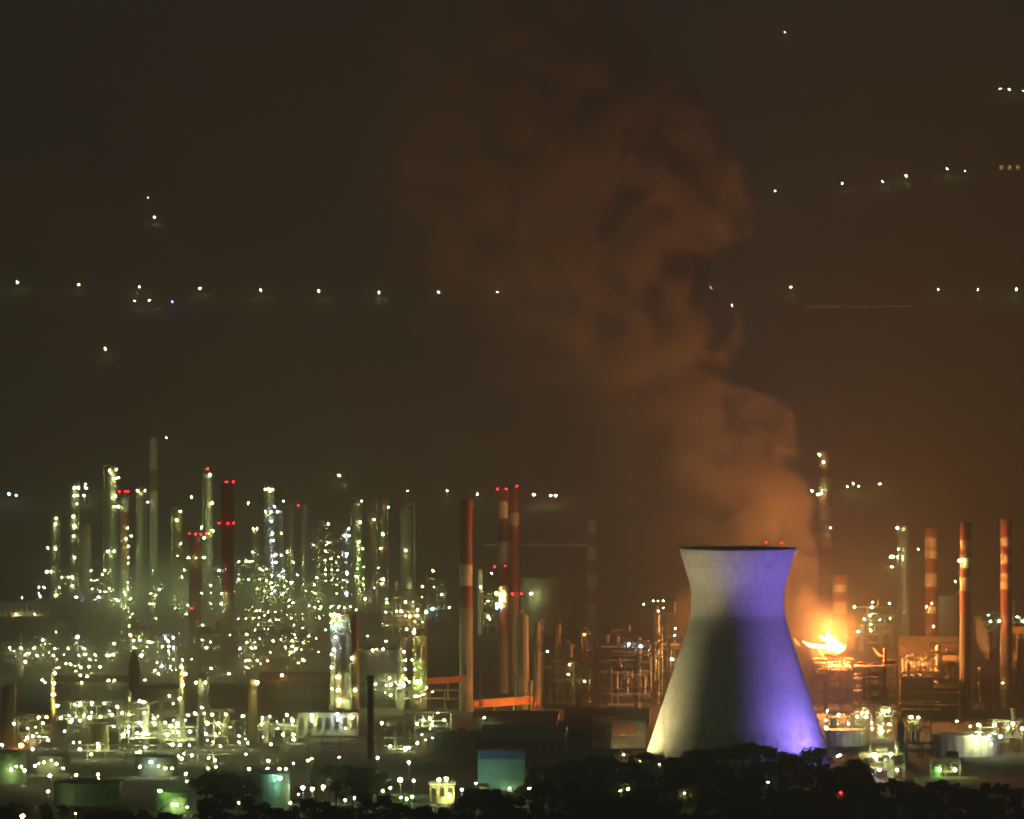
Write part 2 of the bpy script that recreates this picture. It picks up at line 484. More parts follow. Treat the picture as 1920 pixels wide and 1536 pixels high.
def bent(R, w, d, h):
    """a pipe run of right-angled legs inside a w x d x h block"""
    p = Vector((R.uniform(-w / 2, w / 2), -d / 2 - R.uniform(-.4, .5), R.uniform(.8, h * .9)))
    pts = [p.copy()]
    ax = R.choice((0, 2))
    for _ in range(R.randint(2, 5)):
        q = p.copy()
        if ax == 0: q.x = R.uniform(-w / 2, w / 2)
        elif ax == 2: q.z = R.uniform(.6, h * .98)
        else: q.y = R.uniform(-d / 2 - .4, d / 2)
        if (q - p).length > .8: pts.append(q.copy()); p = q
        ax = R.choice([a for a in (0, 1, 2, 2) if a != ax])
    return pts
def frame(x0, x1, yt, yb, label, seed=0, depth=None, m='steel', vessel='insulation', pipes=9, name='process_structure', stack=False, vessels=None):
    """open steel structure: legs and beams, grated decks with rails, vessels, exchangers and bent pipes"""
    R = random.Random(seed * 31 + int(x0) * 3 + int(yb))
    Y, w, h, p = frame_of(x0, x1, yt, yb)
    d = depth or max(6, min(14, w * .6))
    p.y += d / 2
    t = thing(name, p, label, 'process unit')
    nb = max(1, round(w / 6.5)); nl = max(1, round(h / 5.5)); ls = 0.34
    fr = MB()
    tops = []
    for i in range(nb + 1):
        x = -w / 2 + w * i / nb
        hh = h * (1 if nb < 2 else R.choice((1, 1, .82, .66)))
        tops.append(hh)
        for y in (-d / 2, d / 2): fr.box((x, y, hh / 2), (ls, ls, hh))
    lv = [h * (k + 1) / nl for k in range(nl)]
    for k, z in enumerate(lv):
        for i in range(nb):
            if z > max(tops[i], tops[i + 1]) + .1: continue
            xa, xb = -w / 2 + w * i / nb, -w / 2 + w * (i + 1) / nb
            for y in (-d / 2, d / 2): fr.box(((xa + xb) / 2, y, z - .2), (xb - xa - ls, .22, .34))
            if R.random() < .35:
                za = z - h / nl
                fr.tube([(xa, -d / 2 - .02, max(0, za)), (xb, -d / 2 - .02, z)], .1, 4)
        for i in range(nb + 1):
            if z <= tops[i] + .1: fr.box((-w / 2 + w * i / nb, 0, z - .2), (.22, d - ls, .34))
    fr.build('steel_frame', m, t)
    for k, z in enumerate(lv):
        for i in range(nb):
            if z > max(tops[i], tops[i + 1]) + .1 or R.random() < .25: continue
            xa, xb = -w / 2 + w * i / nb + .2, -w / 2 + w * (i + 1) / nb - .2
            dk = MB().box(((xa + xb) / 2, 0, z + .05), (xb - xa, d - .5, .1))
            for hh in (.6, 1.15): dk.box(((xa + xb) / 2, -d / 2 + .1, z + hh), (xb - xa, .06, .06))
            for q in range(4): dk.box((xa + (xb - xa) * q / 3, -d / 2 + .1, z + .6), (.07, .07, 1.1))
            dk.build('deck', m, t)
            if R.random() < .7:
                rr = R.uniform(.6, 1.25)
                if R.random() < .55:      # horizontal exchanger on saddles
                    ln = min(xb - xa, R.uniform(3.5, 6)); xc = (xa + xb) / 2
                    q = MB(); pr = [(.02, -ln / 2 - rr * .4), (rr * .8, -ln / 2 - rr * .2), (rr, -ln / 2), (rr, ln / 2), (rr * .8, ln / 2 + rr * .2), (.02, ln / 2 + rr * .4)]
                    q.lathe(pr, 14); q.v = [(xc + zz, yy, z + rr + .5 + xx) for xx, yy, zz in q.v]
                    q.box((xc - ln * .3, 0, z + .3), (.3, rr * 1.4, .5)).box((xc + ln * .3, 0, z + .3), (.3, rr * 1.4, .5))
                    q.build('exchanger', vessel, t, (0, R.uniform(-d * .25, d * .2), 0), smooth=True)
                else:
                    hv = R.uniform(2.5, 5)
                    MB().lathe([(rr * .7, 0), (rr * .7, .4), (rr, .8), (rr, hv), (rr * .7, hv + rr * .4), (.02, hv + rr * .6)], 14).build('drum', vessel, t, (R.uniform(xa + rr, xb - rr) if xb - xa > 2 * rr else (xa + xb) / 2, R.uniform(-d * .3, d * .2), z + .1), smooth=True)
    for k in range(vessels if vessels is not None else max(1, int(w / 11))):
        rr = R.uniform(.9, 1.9); hv = h * R.uniform(.5, 1.05)
        MB().lathe([(rr * 1.05, 0), (rr, 1.5), (rr, hv - rr * .5), (rr * .7, hv - rr * .15), (.02, hv)], 18).build('vessel', R.choice((vessel, vessel, 'pale_steel', 'rust_steel')), t, (R.uniform(-w * .42, w * .42), R.uniform(-d * .3, d * .3), 0), smooth=True)
    for k in range(pipes):
        MB().tube(bent(R, w, d, h), R.uniform(.13, .34), 6).build('pipe', R.choice(('pale_steel', 'steel', 'insulation', 'rust_steel')), t)
    if stack:
        rr = R.uniform(.7, 1.2)
        MB().lathe([(rr * 1.3, h * .4), (rr, h * .9), (rr * .95, h * 1.35), (rr * .8, h * 1.35)], 14).build('vent_stack', 'rust_steel', t, (R.uniform(-w * .3, w * .3), 0, 0), smooth=True)
    own(t, x0 - 2, x1 + 2, yt - 5, yb, p.y - d / 2 - .7)
    return t
def rack(x0, x1, yt, yb, label, seed=0, levels=2):
    """pipe rack: portal frames with tiers of long pipes"""
    R = random.Random(seed + int(x0))
    Y, w, h, p = frame_of(x0, x1, yt, yb)
    d = 7.0; p.y += d / 2
    t = thing('pipe_rack', p, label, 'pipe rack')
    n = max(2, round(w / 7))
    pm = MB()
    for y in (-d / 2, d / 2): pm.box((0, y, h / 2), (.32, .32, h))
    for k in range(levels): pm.box((0, 0, h * (.55 + .45 * k / max(1, levels - 1)) - .2), (.3, d - .34, .34))
    me = pm.mesh('portal_frame', 'steel')
    for i in range(n + 1): link('portal_frame', me, t, (-w / 2 + w * i / n, 0, 0))
    for k in range(levels):
        z = h * (.55 + .45 * k / max(1, levels - 1))
        for j in range(6):
            r = R.uniform(.12, .36); y = -d / 2 + .5 + j * 1.15
            a, b_ = -w / 2 - 1, w / 2 + 1
            if R.random() < .35: a = R.uniform(-w / 2, 0)
            pts = [(a, y, z + r), (b_, y, z + r)]
            if R.random() < .4: pts = [(a, y, 0.5)] + pts
            if R.random() < .3: pts += [(b_, y, R.uniform(.6, z))]
            MB().tube(pts, r, 6).build('pipe', R.choice(('pale_steel', 'insulation', 'steel', 'rust_steel')), t)
    own(t, x0 - 2, x1 + 2, yt - 6, yb, p.y - d / 2 - .7)
    return t
def tank(x0, x1, yt, yb, label, m='tank_white', roof=.12, ribs=0, mr=None):
    """storage tank: courses with wind girder, coned roof, roof rail, spiral stair"""
    Y, w, h, p = frame_of(x0, x1, yt, yb)
    r = w / 2
    p.y += r
    t = thing('storage_tank', p, label, 'tank')
    n = 4; pr = []
    for k in range(n):
        za, zb2 = h * k / n, h * (k + 1) / n
        pr += [(r - .03 * k, za), (r - .03 * k, zb2 - .02)]
    MB().lathe(pr, 64).build('shell', m, t, smooth=True)
    MB().lathe([(r + .25, h - .15), (r + .25, h), (r * .5, h + r * roof * .55), (.02, h + r * roof)], 64).build('roof', mr or m, t, smooth=True)
    MB().lathe([(r, h * .72), (r + .45, h * .72), (r + .45, h * .72 + .18), (r, h * .72 + .18)], 48, closed=True).build('wind_girder', m, t)
    rl = MB()
    rl.lathe([(r + .2, h + 1.0), (r + .26, h + 1.0), (r + .26, h + 1.08), (r + .2, h + 1.08)], 48, closed=True)
    for k in range(36):
        a = 2 * math.pi * k / 36; rl.box(((r + .22) * math.cos(a), (r + .22) * math.sin(a), h + .5), (.08, .08, 1.05))
    rl.build('railing', 'steel', t)
    st = MB(); ns_ = max(8, int(h / .35))
    for k in range(ns_):
        a = math.radians(-150) + k / ns_ * min(2.2, h * 1.3 / r)
        st.box(((r + .55) * math.cos(a), (r + .55) * math.sin(a), h * (k + .5) / ns_), (.9, .35, .08), rz=a)
    st.build('stair', 'steel', t)
    for k in range(ribs):
        a = math.radians(-178 + 176 * (k + .5) / ribs)
        MB().box(((r + .12) * math.cos(a), (r + .12) * math.sin(a), h / 2), (.24, .3, h), rz=a).build('rib', 'steel', t)
    own(t, x0, x1, yt - 5, yb, p.y - r - .6)
    MARKS.append((label, (x0 + x1) / 2, (yt + yb) / 2))
    return t
def building(x0, x1, yt, yb, label, wall='pale_wall', roof='roof_sheet', depth=14, rise=0.0, win=(0, 0), rz=0.0, arch=False, name='works_building', cat='building'):
    """shed or block: wall mass, roof with overhang (flat, pitched or arched), windows and a door in reveals"""
    Y, w, h, p = frame_of(x0, x1, yt, yb)
    p.y += depth / 2
    t = thing(name, p, label, cat); t.rotation_euler.z = rz
    hw = h - (rise if rise else .5)
    wl = MB().box((0, 0, hw / 2), (w, depth, hw))
    for s in (-1, 1):
        wl.box((s * (w / 2 - .25), -depth / 2 - .06, hw / 2), (.5, .12, hw))
    wl.box((0, -depth / 2 - .05, .4), (w - 1.1, .1, .8))
    wl.build('wall', wall, t)
    if arch:
        n = 10; q = MB(); vs, fs = [], []
        for k in range(n + 1):
            a = math.pi * k / n
            for x in (-w / 2 - .3, w / 2 + .3): vs.append((x, -math.cos(a) * (depth / 2 + .4), hw + math.sin(a) * rise))
        for k in range(n): fs.append((2 * k, 2 * k + 1, 2 * k + 3, 2 * k + 2))
        q.add(vs, fs + [tuple(range(0, 2 * n + 2, 2)), tuple(range(2 * n + 1, 0, -2))]).build('roof', roof, t)
    elif rise:
        x = w / 2 + .4; y = depth / 2 + .5
        MB().add([(-x, -y, hw), (x, -y, hw), (x, y, hw), (-x, y, hw), (-x, 0, hw + rise), (x, 0, hw + rise)], [(0, 1, 5, 4), (2, 3, 4, 5), (0, 4, 3), (1, 2, 5), (3, 2, 1, 0)]).build('roof', roof, t)
        for k in range(max(2, int(w / 6))):
            xx = -w / 2 + (k + .5) * w / max(2, int(w / 6))
            MB().add([(xx - .12, -y, hw + .05), (xx + .12, -y, hw + .05), (xx + .12, 0, hw + rise + .1), (xx - .12, 0, hw + rise + .1), (xx - .12, -y, hw + .18), (xx + .12, -y, hw + .18), (xx + .12, 0, hw + rise + .22), (xx - .12, 0, hw + rise + .22)], [(4, 5, 6, 7), (0, 1, 5, 4), (1, 2, 6, 5), (3, 0, 4, 7)]).build('seam', roof, t)
    else:
        MB().box((0, 0, h - .25), (w + .6, depth + .6, .5)).build('roof', roof, t)
        MB().box((w * .2, 0, h + .6), (w * .12, 2, 1.2)).build('roof_vent', 'steel', t)
    nc, nr = win
    if nc:
        me = MB().box((0, 0, 0), (w / nc * .55, .12, hw / nr * .45), 0).box((0, -.03, -hw / nr * .25), (w / nc * .6, .3, .12), 1).mesh('window', ['glass_dark', 'concrete'])
        for i in range(nc):
            for j in range(nr): link('window', me, t, (-w / 2 + w * (i + .5) / nc, -depth / 2 - .07, hw * (j + .6) / nr))
    MB().box((0, 0, 1.3), (2.0, .14, 2.6)).build('door', 'dark_steel', t, (-w * .31, -depth / 2 - .13, 0))
    own(t, x0 - 2, x1 + 2, yt - 6, yb, p.y - depth / 2 - .8)
    MARKS.append((label, (x0 + x1) / 2, (yt + yb) / 2))
    return t

# ------------------------------------------------------------------ chimneys and columns one can pick out
R_, W_ = 'red_paint', 'white_paint'
chimney(862, 886, 936, 1334, 'thick near chimney with one pale band between rust red bands', [(975, R_), (1015, R_), (1058, R_), (1098, W_), (1140, R_)], 1.08, (0.0, .2, .41))
chimney(934, 953, 916, 1300, 'red and cream banded chimney with two red beacons on its rim', [(940, R_), (972, W_), (1015, R_), (1058, W_), (1100, R_), (1140, W_), (1200, R_)], 1.06, (0.0, .35))
chimney(955, 973, 913, 1292, 'darker red chimney tucked close behind the red and cream one', [(935, R_), (962, R_), (985, W_), (1012, R_), (1050, R_), (1110, R_)], 1.05, (0.0, .4))
chimney(1101, 1118, 971, 1220, 'slim chimney with grey white bands standing alone in the brown haze', [(976, R_), (1000, W_), (1025, R_), (1051, W_), (1077, R_), (1105, W_), (1131, R_), (1162, W_)], 1.25, (0.0, .25))
chimney(1535, 1559, 846, 1240, 'tall banded chimney rising out of the smoke behind the fire', [(895, R_), (921, W_), (949, R_), (976, W_), (1000, R_), (1026, W_), (1062, R_)], 1.06, (.06, .24, .4))
chimney(1562, 1588, 1078, 1305, 'short stout red chimney glowing beside the flames', [(1096, R_), (1110, W_), (1128, R_), (1150, W_), (1190, R_)], 1.05, (0.0, ), 'rust_steel')
chimney(1734, 1758, 990, 1302, 'orange lit chimney with many narrow red and cream hoops', [(1008, R_), (1026, W_), (1031, 'rust_steel'), (1047, W_), (1057, 'rust_steel'), (1075, R_), (1100, W_), (1110, 'rust_steel'), (1137, R_), (1150, W_), (1158, 'rust_steel'), (1180, R_)], 1.06, (.02, .2, .34, .56), 'rust_steel')
chimney(1800, 1820, 979, 1338, 'dark banded chimney edged by firelight beside the steam plume', [(1012, R_), (1030, W_), (1046, R_), (1064, W_), (1082, R_), (1108, W_), (1150, R_)], 1.1, (0.0, .35), 'dark_concrete')
chimney(1876, 1897, 974, 1330, 'red and white chimney at the far edge, firelit on one side', [(1008, R_), (1024, W_), (1040, R_), (1058, W_), (1075, R_), (1105, W_), (1145, R_), (1190, R_)], 1.06, (0.0, .3), 'dark_concrete')
chimney(415, 438, 907, 1262, 'rust red chimney with two tiers of red beacons among the lit columns', [(922, R_), (960, 'rust_steel'), (990, R_), (1040, 'rust_steel'), (1110, R_)], 1.05, (0.0, .21))
chimney(355, 378, 1003, 1258, 'low dark red chimney with a row of four red beacons', [(1040, R_), (1080, 'rust_steel'), (1130, R_)], 1.05, (0.0, .3), 'rust_steel')
chimney(225, 242, 925, 1215, 'grey chimney with red beacons crowded on its rim', [(960, 'concrete'), (1020, R_), (1070, 'rust_steel')], 1.06, (0.0, .3))
chimney(280, 296, 816, 1205, 'tallest thin dim chimney with a faint orange light at its top', [(880, 'concrete'), (920, 'rust_steel'), (960, 'ochre_wall')], 1.05, (0.0, ))
chimney(148, 171, 982, 1215, 'wide dark stack without lamps between two lit columns', [(1010, 'rust_steel')], 1.05, (0.0, .4), 'dark_concrete')
column(95, 110, 968, 1130, 'slim green grey column, outermost of the tall lit ones', plats=4)
column(130, 146, 905, 1150, 'column crowned by a cluster of white lamps with lamps down its side', 'steel', plats=6)
column(198, 221, 878, 1165, 'tall pale green column with four lamps at its head', plats=5, seed=1)
column(254, 272, 919, 1165, 'pale column with a pair of lamps level with its top', plats=4, seed=2)
column(383, 400, 884, 1180, 'slender pale column with a single red beacon above a white lamp', plats=5, seed=3)
column(325, 343, 955, 1180, 'short column with blurred green lamps near its top', 'rust_steel', plats=3, seed=4)
column(472, 483, 990, 1120, 'thin green lit column with twin lamps on top', plats=2, seed=5)
column(499, 516, 915, 1130, 'column topped by three white lamps in a row', plats=7, seed=6)
column(520, 533, 955, 1128, 'slim column beside the one with three top lamps', 'steel', plats=5, seed=7)
column(540, 552, 944, 1135, 'pale column with a red beacon hung between it and its twin', plats=3, seed=8)
column(565, 578, 946, 1135, 'twin pale column standing clear behind the steam', plats=3, seed=9)
column(643, 656, 988, 1140, 'column with blue white lamps stacked down its whole height', 'pale_steel', plats=6, seed=10)
column(660, 680, 939, 1145, 'broad dim column behind the blue lit one', plats=4, seed=11)
column(688, 704, 934, 1150, 'dim brown column with green lamps on its flank', 'rust_steel', plats=4, seed=12)
column(711, 725, 930, 1150, 'brown column with one vivid green lamp near mid height', 'rust_steel', plats=4, seed=13)
column(750, 774, 950, 1170, 'faint broad column fading into the haze, almost unlit', 'concrete', plats=3, seed=14)
column(970, 992, 1150, 1330, 'lattice clad column behind the orange conveyor gallery', 'concrete', plats=5, seed=15)
column(1000, 1014, 1165, 1328, 'plain narrow column next to the lattice clad one', 'concrete', plats=3, seed=16)
column(1034, 1048, 1170, 1320, 'dark column with faint glints in the unlit middle of the works', 'dark_steel', plats=5, seed=17)
column(1062, 1075, 1205, 1322, 'dark column with small yellow lamps low on its side', 'steel', plats=4, seed=18)
column(1092, 1104, 1180, 1318, 'dark column tipped by a small amber lamp', 'dark_steel', plats=4, seed=19)
column(1686, 1706, 983, 1212, 'pale green column with lamps strung beside it above the firelit roofs', plats=3, seed=20)
column(466, 482, 1272, 1388, 'stubby yellow grey column with a lamp on its cap, beyond the front pipes', 'ochre_wall', plats=2, seed=21, pipe=False)
column(370, 388, 1266, 1372, 'stubby grey green column with twin lamps at its head', 'concrete', plats=2, seed=22)
column(336, 346, 1240, 1390, 'slim post like column carrying two amber floodlamps', 'ochre_wall', plats=3, seed=23, pipe=False)
column(95, 104, 1250, 1385, 'thin column with three amber lamps one above another', 'ochre_wall', plats=3, seed=24, pipe=False)
column(1681, 1697, 1352, 1428, 'plain grey vertical drum beside the white tank rows', 'tank_white', plats=1, seed=25, pipe=False)
column(2, 26, 1285, 1398, 'rusty reactor at the picture edge beside an amber lamp', 'rust_steel', plats=3, seed=26)
column(660, 673, 1150, 1330, 'rust streaked column strapped to the white lit tower block', 'rust_steel', plats=3, seed=27)
column(745, 757, 1195, 1330, 'thin grey column beside the yellow green lit block', 'concrete', plats=3, seed=28)

# ------------------------------------------------------------------ steel structures: (x0, x1, ytop, ybase, where it stands, frame paint, vessel paint, pipes)
FR = [
 (104, 146, 1066, 1128, 'green lit structure at the foot of the outermost tall column', 'steel', 'tank_green', 8),
 (170, 196, 1058, 1126, 'narrow lit structure squeezed before the pale green column', 'steel', 'insulation', 7),
 (222, 246, 1060, 1132, 'narrow structure at the foot of the grey beacon chimney', 'steel', 'insulation', 7),
 (274, 312, 1060, 1140, 'structure with a bright double lamp behind the tall thin chimney', 'steel', 'insulation', 8),
 (326, 352, 1030, 1168, 'tall narrow structure with three lamps abreast on its upper deck', 'steel', 'rust_steel', 8),
 (390, 416, 1070, 1190, 'structure between the slender beacon column and the rust red chimney', 'steel', 'insulation', 8),
 (440, 496, 1046, 1122, 'green lit structure under the twin lamp column', 'steel', 'tank_green', 10),
 (518, 548, 1040, 1120, 'crowded white lit structure below the three lamp column', 'pale_steel', 'insulation', 9),
 (584, 641, 984, 1124, 'tall structure with lamps in a grid, beside the steam', 'steel', 'tank_green', 14),
 (676, 728, 1050, 1142, 'structure at the feet of the brown columns', 'steel', 'insulation', 9),
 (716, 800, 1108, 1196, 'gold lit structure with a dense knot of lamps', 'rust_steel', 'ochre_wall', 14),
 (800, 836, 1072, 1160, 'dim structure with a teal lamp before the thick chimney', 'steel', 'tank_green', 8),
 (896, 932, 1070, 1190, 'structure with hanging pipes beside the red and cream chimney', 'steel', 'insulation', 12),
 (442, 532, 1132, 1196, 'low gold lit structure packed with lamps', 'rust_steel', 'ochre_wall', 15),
 (536, 600, 1128, 1190, 'low lit structure half veiled by steam', 'steel', 'insulation', 10),
 (600, 656, 1128, 1178, 'low structure with a bright turquoise lamp', 'steel', 'tank_green', 10),
 (4, 58, 1206, 1268, 'structure with a level line of lamps at the picture edge', 'steel', 'insulation', 10),
 (60, 122, 1200, 1266, 'structure with lamps in two tiers above the thin amber column', 'steel', 'insulation', 11),
 (124, 192, 1196, 1272, 'broad structure with a rust coloured lit floor', 'steel', 'rust_steel', 14),
 (194, 228, 1188, 1258, 'structure with a blazing pair of strip lamps', 'steel', 'insulation', 9),
 (244, 300, 1178, 1276, 'structure with a mint lit wall beside the dark spire', 'steel', 'tank_green', 12),
 (302, 346, 1178, 1282, 'structure with a diamond of blue white lamps', 'steel', 'insulation', 11),
 (372, 442, 1186, 1286, 'tall dim structure hung with pipes behind the twin lamp column', 'dark_steel', 'concrete', 16),
 (446, 500, 1192, 1268, 'structure with a white cluster at its corner and red lit drums', 'steel', 'rust_steel', 11),
 (502, 606, 1190, 1256, 'brown structure with scattered small lamps before the steam', 'rust_steel', 'rust_steel', 14),
 (100, 236, 1316, 1368, 'long yellow green lit structure behind the front lamp line', 'steel', 'tank_green', 18),
 (26, 96, 1340, 1402, 'amber lit structure beside the rusty reactor', 'rust_steel', 'ochre_wall', 12),
 (224, 300, 1318, 1404, 'bright structure with a dazzling double lamp at its foot', 'steel', 'insulation', 15),
 (300, 370, 1340, 1408, 'structure with a row of blazing white lamps near the ground', 'pale_steel', 'insulation', 14),
 (384, 466, 1332, 1404, 'yellow green lit structure with a pink white lit deck', 'steel', 'tank_green', 15),
 (484, 556, 1340, 1394, 'structure under the long white strip light', 'pale_steel', 'insulation', 10),
 (718, 800, 1268, 1326, 'structure with a bright green wash of light at its deck', 'steel', 'tank_green', 12),
 (716, 786, 1345, 1408, 'dim structure behind the black mast', 'dark_steel', 'concrete', 10),
 (778, 846, 1335, 1412, 'structure with six small lamps in an arc', 'steel', 'tank_green', 11),
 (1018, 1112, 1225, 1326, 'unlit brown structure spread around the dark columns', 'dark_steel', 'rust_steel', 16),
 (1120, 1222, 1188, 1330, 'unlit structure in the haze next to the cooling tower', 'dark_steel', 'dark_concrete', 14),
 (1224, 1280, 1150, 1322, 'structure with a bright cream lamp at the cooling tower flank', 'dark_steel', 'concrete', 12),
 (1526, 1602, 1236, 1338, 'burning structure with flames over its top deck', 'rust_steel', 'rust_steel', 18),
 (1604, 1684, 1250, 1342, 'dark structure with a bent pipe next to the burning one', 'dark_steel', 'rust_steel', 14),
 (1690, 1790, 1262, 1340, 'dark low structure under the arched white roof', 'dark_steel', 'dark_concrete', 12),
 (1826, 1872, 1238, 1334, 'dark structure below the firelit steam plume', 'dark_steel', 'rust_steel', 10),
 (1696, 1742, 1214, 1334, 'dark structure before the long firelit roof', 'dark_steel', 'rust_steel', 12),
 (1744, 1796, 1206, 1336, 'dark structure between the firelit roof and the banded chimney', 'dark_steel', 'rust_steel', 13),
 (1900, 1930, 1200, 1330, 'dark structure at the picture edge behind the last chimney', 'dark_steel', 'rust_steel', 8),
 (1604, 1676, 1138, 1222, 'structure with white lamps set in a cross, behind the fire', 'steel', 'insulation', 10),
 (1840, 1920, 1150, 1215, 'hazy structure with turquoise lamps in the distance', 'steel', 'tank_green', 9),
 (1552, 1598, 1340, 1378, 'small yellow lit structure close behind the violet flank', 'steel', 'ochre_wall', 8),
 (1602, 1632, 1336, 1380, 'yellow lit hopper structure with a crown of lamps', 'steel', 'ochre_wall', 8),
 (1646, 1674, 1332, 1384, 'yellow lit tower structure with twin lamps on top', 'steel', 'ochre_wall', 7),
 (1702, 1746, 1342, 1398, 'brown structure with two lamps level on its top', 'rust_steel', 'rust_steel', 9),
 (1826, 1916, 1352, 1412, 'structure with a string of blazing lamps behind the long tank', 'pale_steel', 'insulation', 12),
 (1746, 1800, 1424, 1456, 'small green lit skid with two bright lamps', 'steel', 'tank_green', 6),
 (1614, 1696, 1414, 1462, 'white lit loading gantry with strip lamps below the grey drum', 'pale_steel', 'insulation', 10),
]
FRAMES = []
for i, (x0, x1, yt, yb, lab, m, v, np_) in enumerate(FR):
    FRAMES.append(frame(x0, x1, yt, yb, lab, i, None, m, v, np_, stack=(i % 7 == 3)))
    MARKS.append((lab, (x0 + x1) / 2, (yt + yb) / 2))
# white lit tower block and its yellow green neighbour
def slab_block(x0, x1, yt, yb, label, wall, depth, seed):
    t = building(x0, x1, yt, yb, label, wall, 'concrete', depth, 0, (0, 0), name='tower_block', cat='tower block')
    Y, w, h, p = frame_of(x0, x1, yt, yb); Rb = random.Random(seed)
    for k in range(1, int(h / 6)):
        MB().box((0, -depth / 2 - .35, k * 6.0), (w + .5, .7, .3)).box((0, -depth / 2 - .66, k * 6.0 + 1.1), (w + .5, .06, .06)).box((0, -depth / 2 - .66, k * 6.0 + .6), (w + .5, .06, .06)).build('gallery', 'steel', t)
    for k in range(5):
        x = Rb.uniform(-w * .45, w * .45); z1 = h * Rb.uniform(.5, .98)
        MB().tube([(x, -depth / 2 - .9, .3), (x, -depth / 2 - .9, z1), (x, -depth / 2 + .5, z1)], Rb.uniform(.15, .4), 6).build('pipe', Rb.choice(('steel', 'rust_steel', 'insulation')), t)
    for k in range(3):
        z0 = h * (.08 + .3 * k)
        MB().box((Rb.uniform(-.2, .2) * w, -depth / 2 - .1, z0 + h * .1), (w * .4, .2, h * .13)).build('louvre_panel', Rb.choice(('dark_steel', 'steel', 'rust_steel')), t)
slab_block(620, 657, 1152, 1334, 'tall white lit tower block with lamps up one corner', 'concrete', 9, 3)
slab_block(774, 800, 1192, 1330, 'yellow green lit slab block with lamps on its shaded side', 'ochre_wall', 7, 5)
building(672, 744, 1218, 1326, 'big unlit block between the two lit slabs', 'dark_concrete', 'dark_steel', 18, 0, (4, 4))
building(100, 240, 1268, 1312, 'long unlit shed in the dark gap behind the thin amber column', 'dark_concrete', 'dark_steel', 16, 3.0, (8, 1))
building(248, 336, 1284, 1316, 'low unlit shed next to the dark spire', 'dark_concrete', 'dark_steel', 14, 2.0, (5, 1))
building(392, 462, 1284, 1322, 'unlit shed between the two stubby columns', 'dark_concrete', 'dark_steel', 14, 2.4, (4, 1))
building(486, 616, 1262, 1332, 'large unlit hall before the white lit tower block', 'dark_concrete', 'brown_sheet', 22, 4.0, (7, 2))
building(0, 92, 1130, 1156, 'long pale low building at the picture edge in the far haze', 'pale_wall', 'roof_sheet', 14, 0, (9, 1))
building(92, 146, 1124, 1154, 'small white lit building behind the level line of lamps', 'pale_wall', 'roof_sheet', 12, 2.5, (5, 1))
building(172, 200, 1116, 1150, 'narrow bluish lit kiosk building under the pale green column', 'pale_wall', 'roof_sheet', 9, 1.5, (2, 1))
building(558, 672, 1336, 1384, 'grey concrete workshop with wall lamps and a lit doorway', 'concrete', 'roof_sheet', 14, 0, (7, 1))
building(906, 1062, 1364, 1418, 'long grey blue roofed shed before the conveyor gallery', 'dark_concrete', 'roof_sheet', 30, 5.5, (10, 1), rz=-.06)
building(888, 1046, 1336, 1372, 'dark brown roofed shed below the conveyor gallery', 'dark_concrete', 'brown_sheet', 22, 4.0, (9, 1), rz=-.05)
building(780, 902, 1372, 1424, 'dim flat roofed workshop beside the grey blue shed', 'dark_concrete', 'dark_concrete', 18, 0, (8, 1))
ochre = building(1112, 1212, 1350, 1404, 'ochre walled hall next to the foot of the cooling tower', 'ochre_wall', 'roof_sheet', 16, 0, (0, 0), rz=-.03)
Yo, wo, ho_, po_ = frame_of(1112, 1212, 1350, 1404)
for i, (a, b_, z0, z1, mm) in enumerate(((.02, .12, .3, .92, 'dark_concrete'), (.13, .36, .05, .92, 'rust_steel'), (.37, .80, .45, .92, 'orange_sheet'), (.37, .80, .04, .42, 'ochre_wall'), (.84, .985, .05, .92, 'pale_wall'))):
    MB().box(((a + b_ - 1) / 2 * wo, -8.2, (z0 + z1) / 2 * (ho_ - .5)), ((b_ - a) * wo, .22, (z1 - z0) * (ho_ - .5))).build('wall_panel', mm, ochre)
for a in (.365, .82, .99): MB().box(((a - .5) * wo, -8.5, ho_ / 2), (.4, .5, ho_ - .6)).build('pilaster', 'pale_wall', ochre)
building(1690, 1806, 1196, 1312, 'long shed whose slanted roof glows orange from the fire', 'brown_sheet', 'ochre_wall', 26, 4.5, (8, 1), rz=-.10)
building(1694, 1760, 1234, 1326, 'shed with an arched grey white roof under the firelit one', 'pale_wall', 'pale_wall', 14, 4.5, (4, 1), arch=True)
building(1880, 1934, 1174, 1312, 'firelit flat roofed building at the picture edge', 'ochre_wall', 'brown_sheet', 16, 0, (4, 2))
building(1762, 1800, 1228, 1322, 'small ribbed shed catching firelight before the dark chimney', 'ochre_wall', 'ochre_wall', 8, 0, (3, 1))
building(1692, 1750, 1270, 1344, 'unlit flat block below the arched grey white roof', 'dark_concrete', 'brown_sheet', 10, 0, (5, 3))  # added only to mask the bright shed wall behind it
building(1752, 1798, 1282, 1346, 'unlit lower block at the foot of the dark banded chimney', 'dark_concrete', 'brown_sheet', 9, 2.0, (4, 2))  # second added block, darkens the rest of that stretch
building(1048, 1120, 1354, 1398, 'unlit brown roofed shed between the grey blue shed and the ochre hall', 'dark_concrete', 'brown_sheet', 16, 3.0, (6, 1), rz=-.05)
building(1060, 1218, 1330, 1360, 'long unlit dark roof behind the ochre hall', 'dark_steel', 'brown_sheet', 20, 3.5, (10, 1), rz=-.04)
building(890, 912, 1470, 1506, 'small lit hut among the trees near the teal hall', 'ochre_wall', 'roof_sheet', 6, 1.0, (2, 1))
building(806, 852, 1466, 1506, 'lit gatehouse with a white canopy among the trees', 'ochre_wall', 'pale_wall', 9, 1.2, (3, 1))
building(548, 590, 1500, 1532, 'small pale hut at the bottom edge of the woods', 'pale_wall', 'roof_sheet', 7, 1.2, (3, 1))
teal = building(896, 984, 1408, 1482, 'teal lit hall with a blue band under its roof', 'teal_wall', 'roof_sheet', 16, 0, (0, 0))
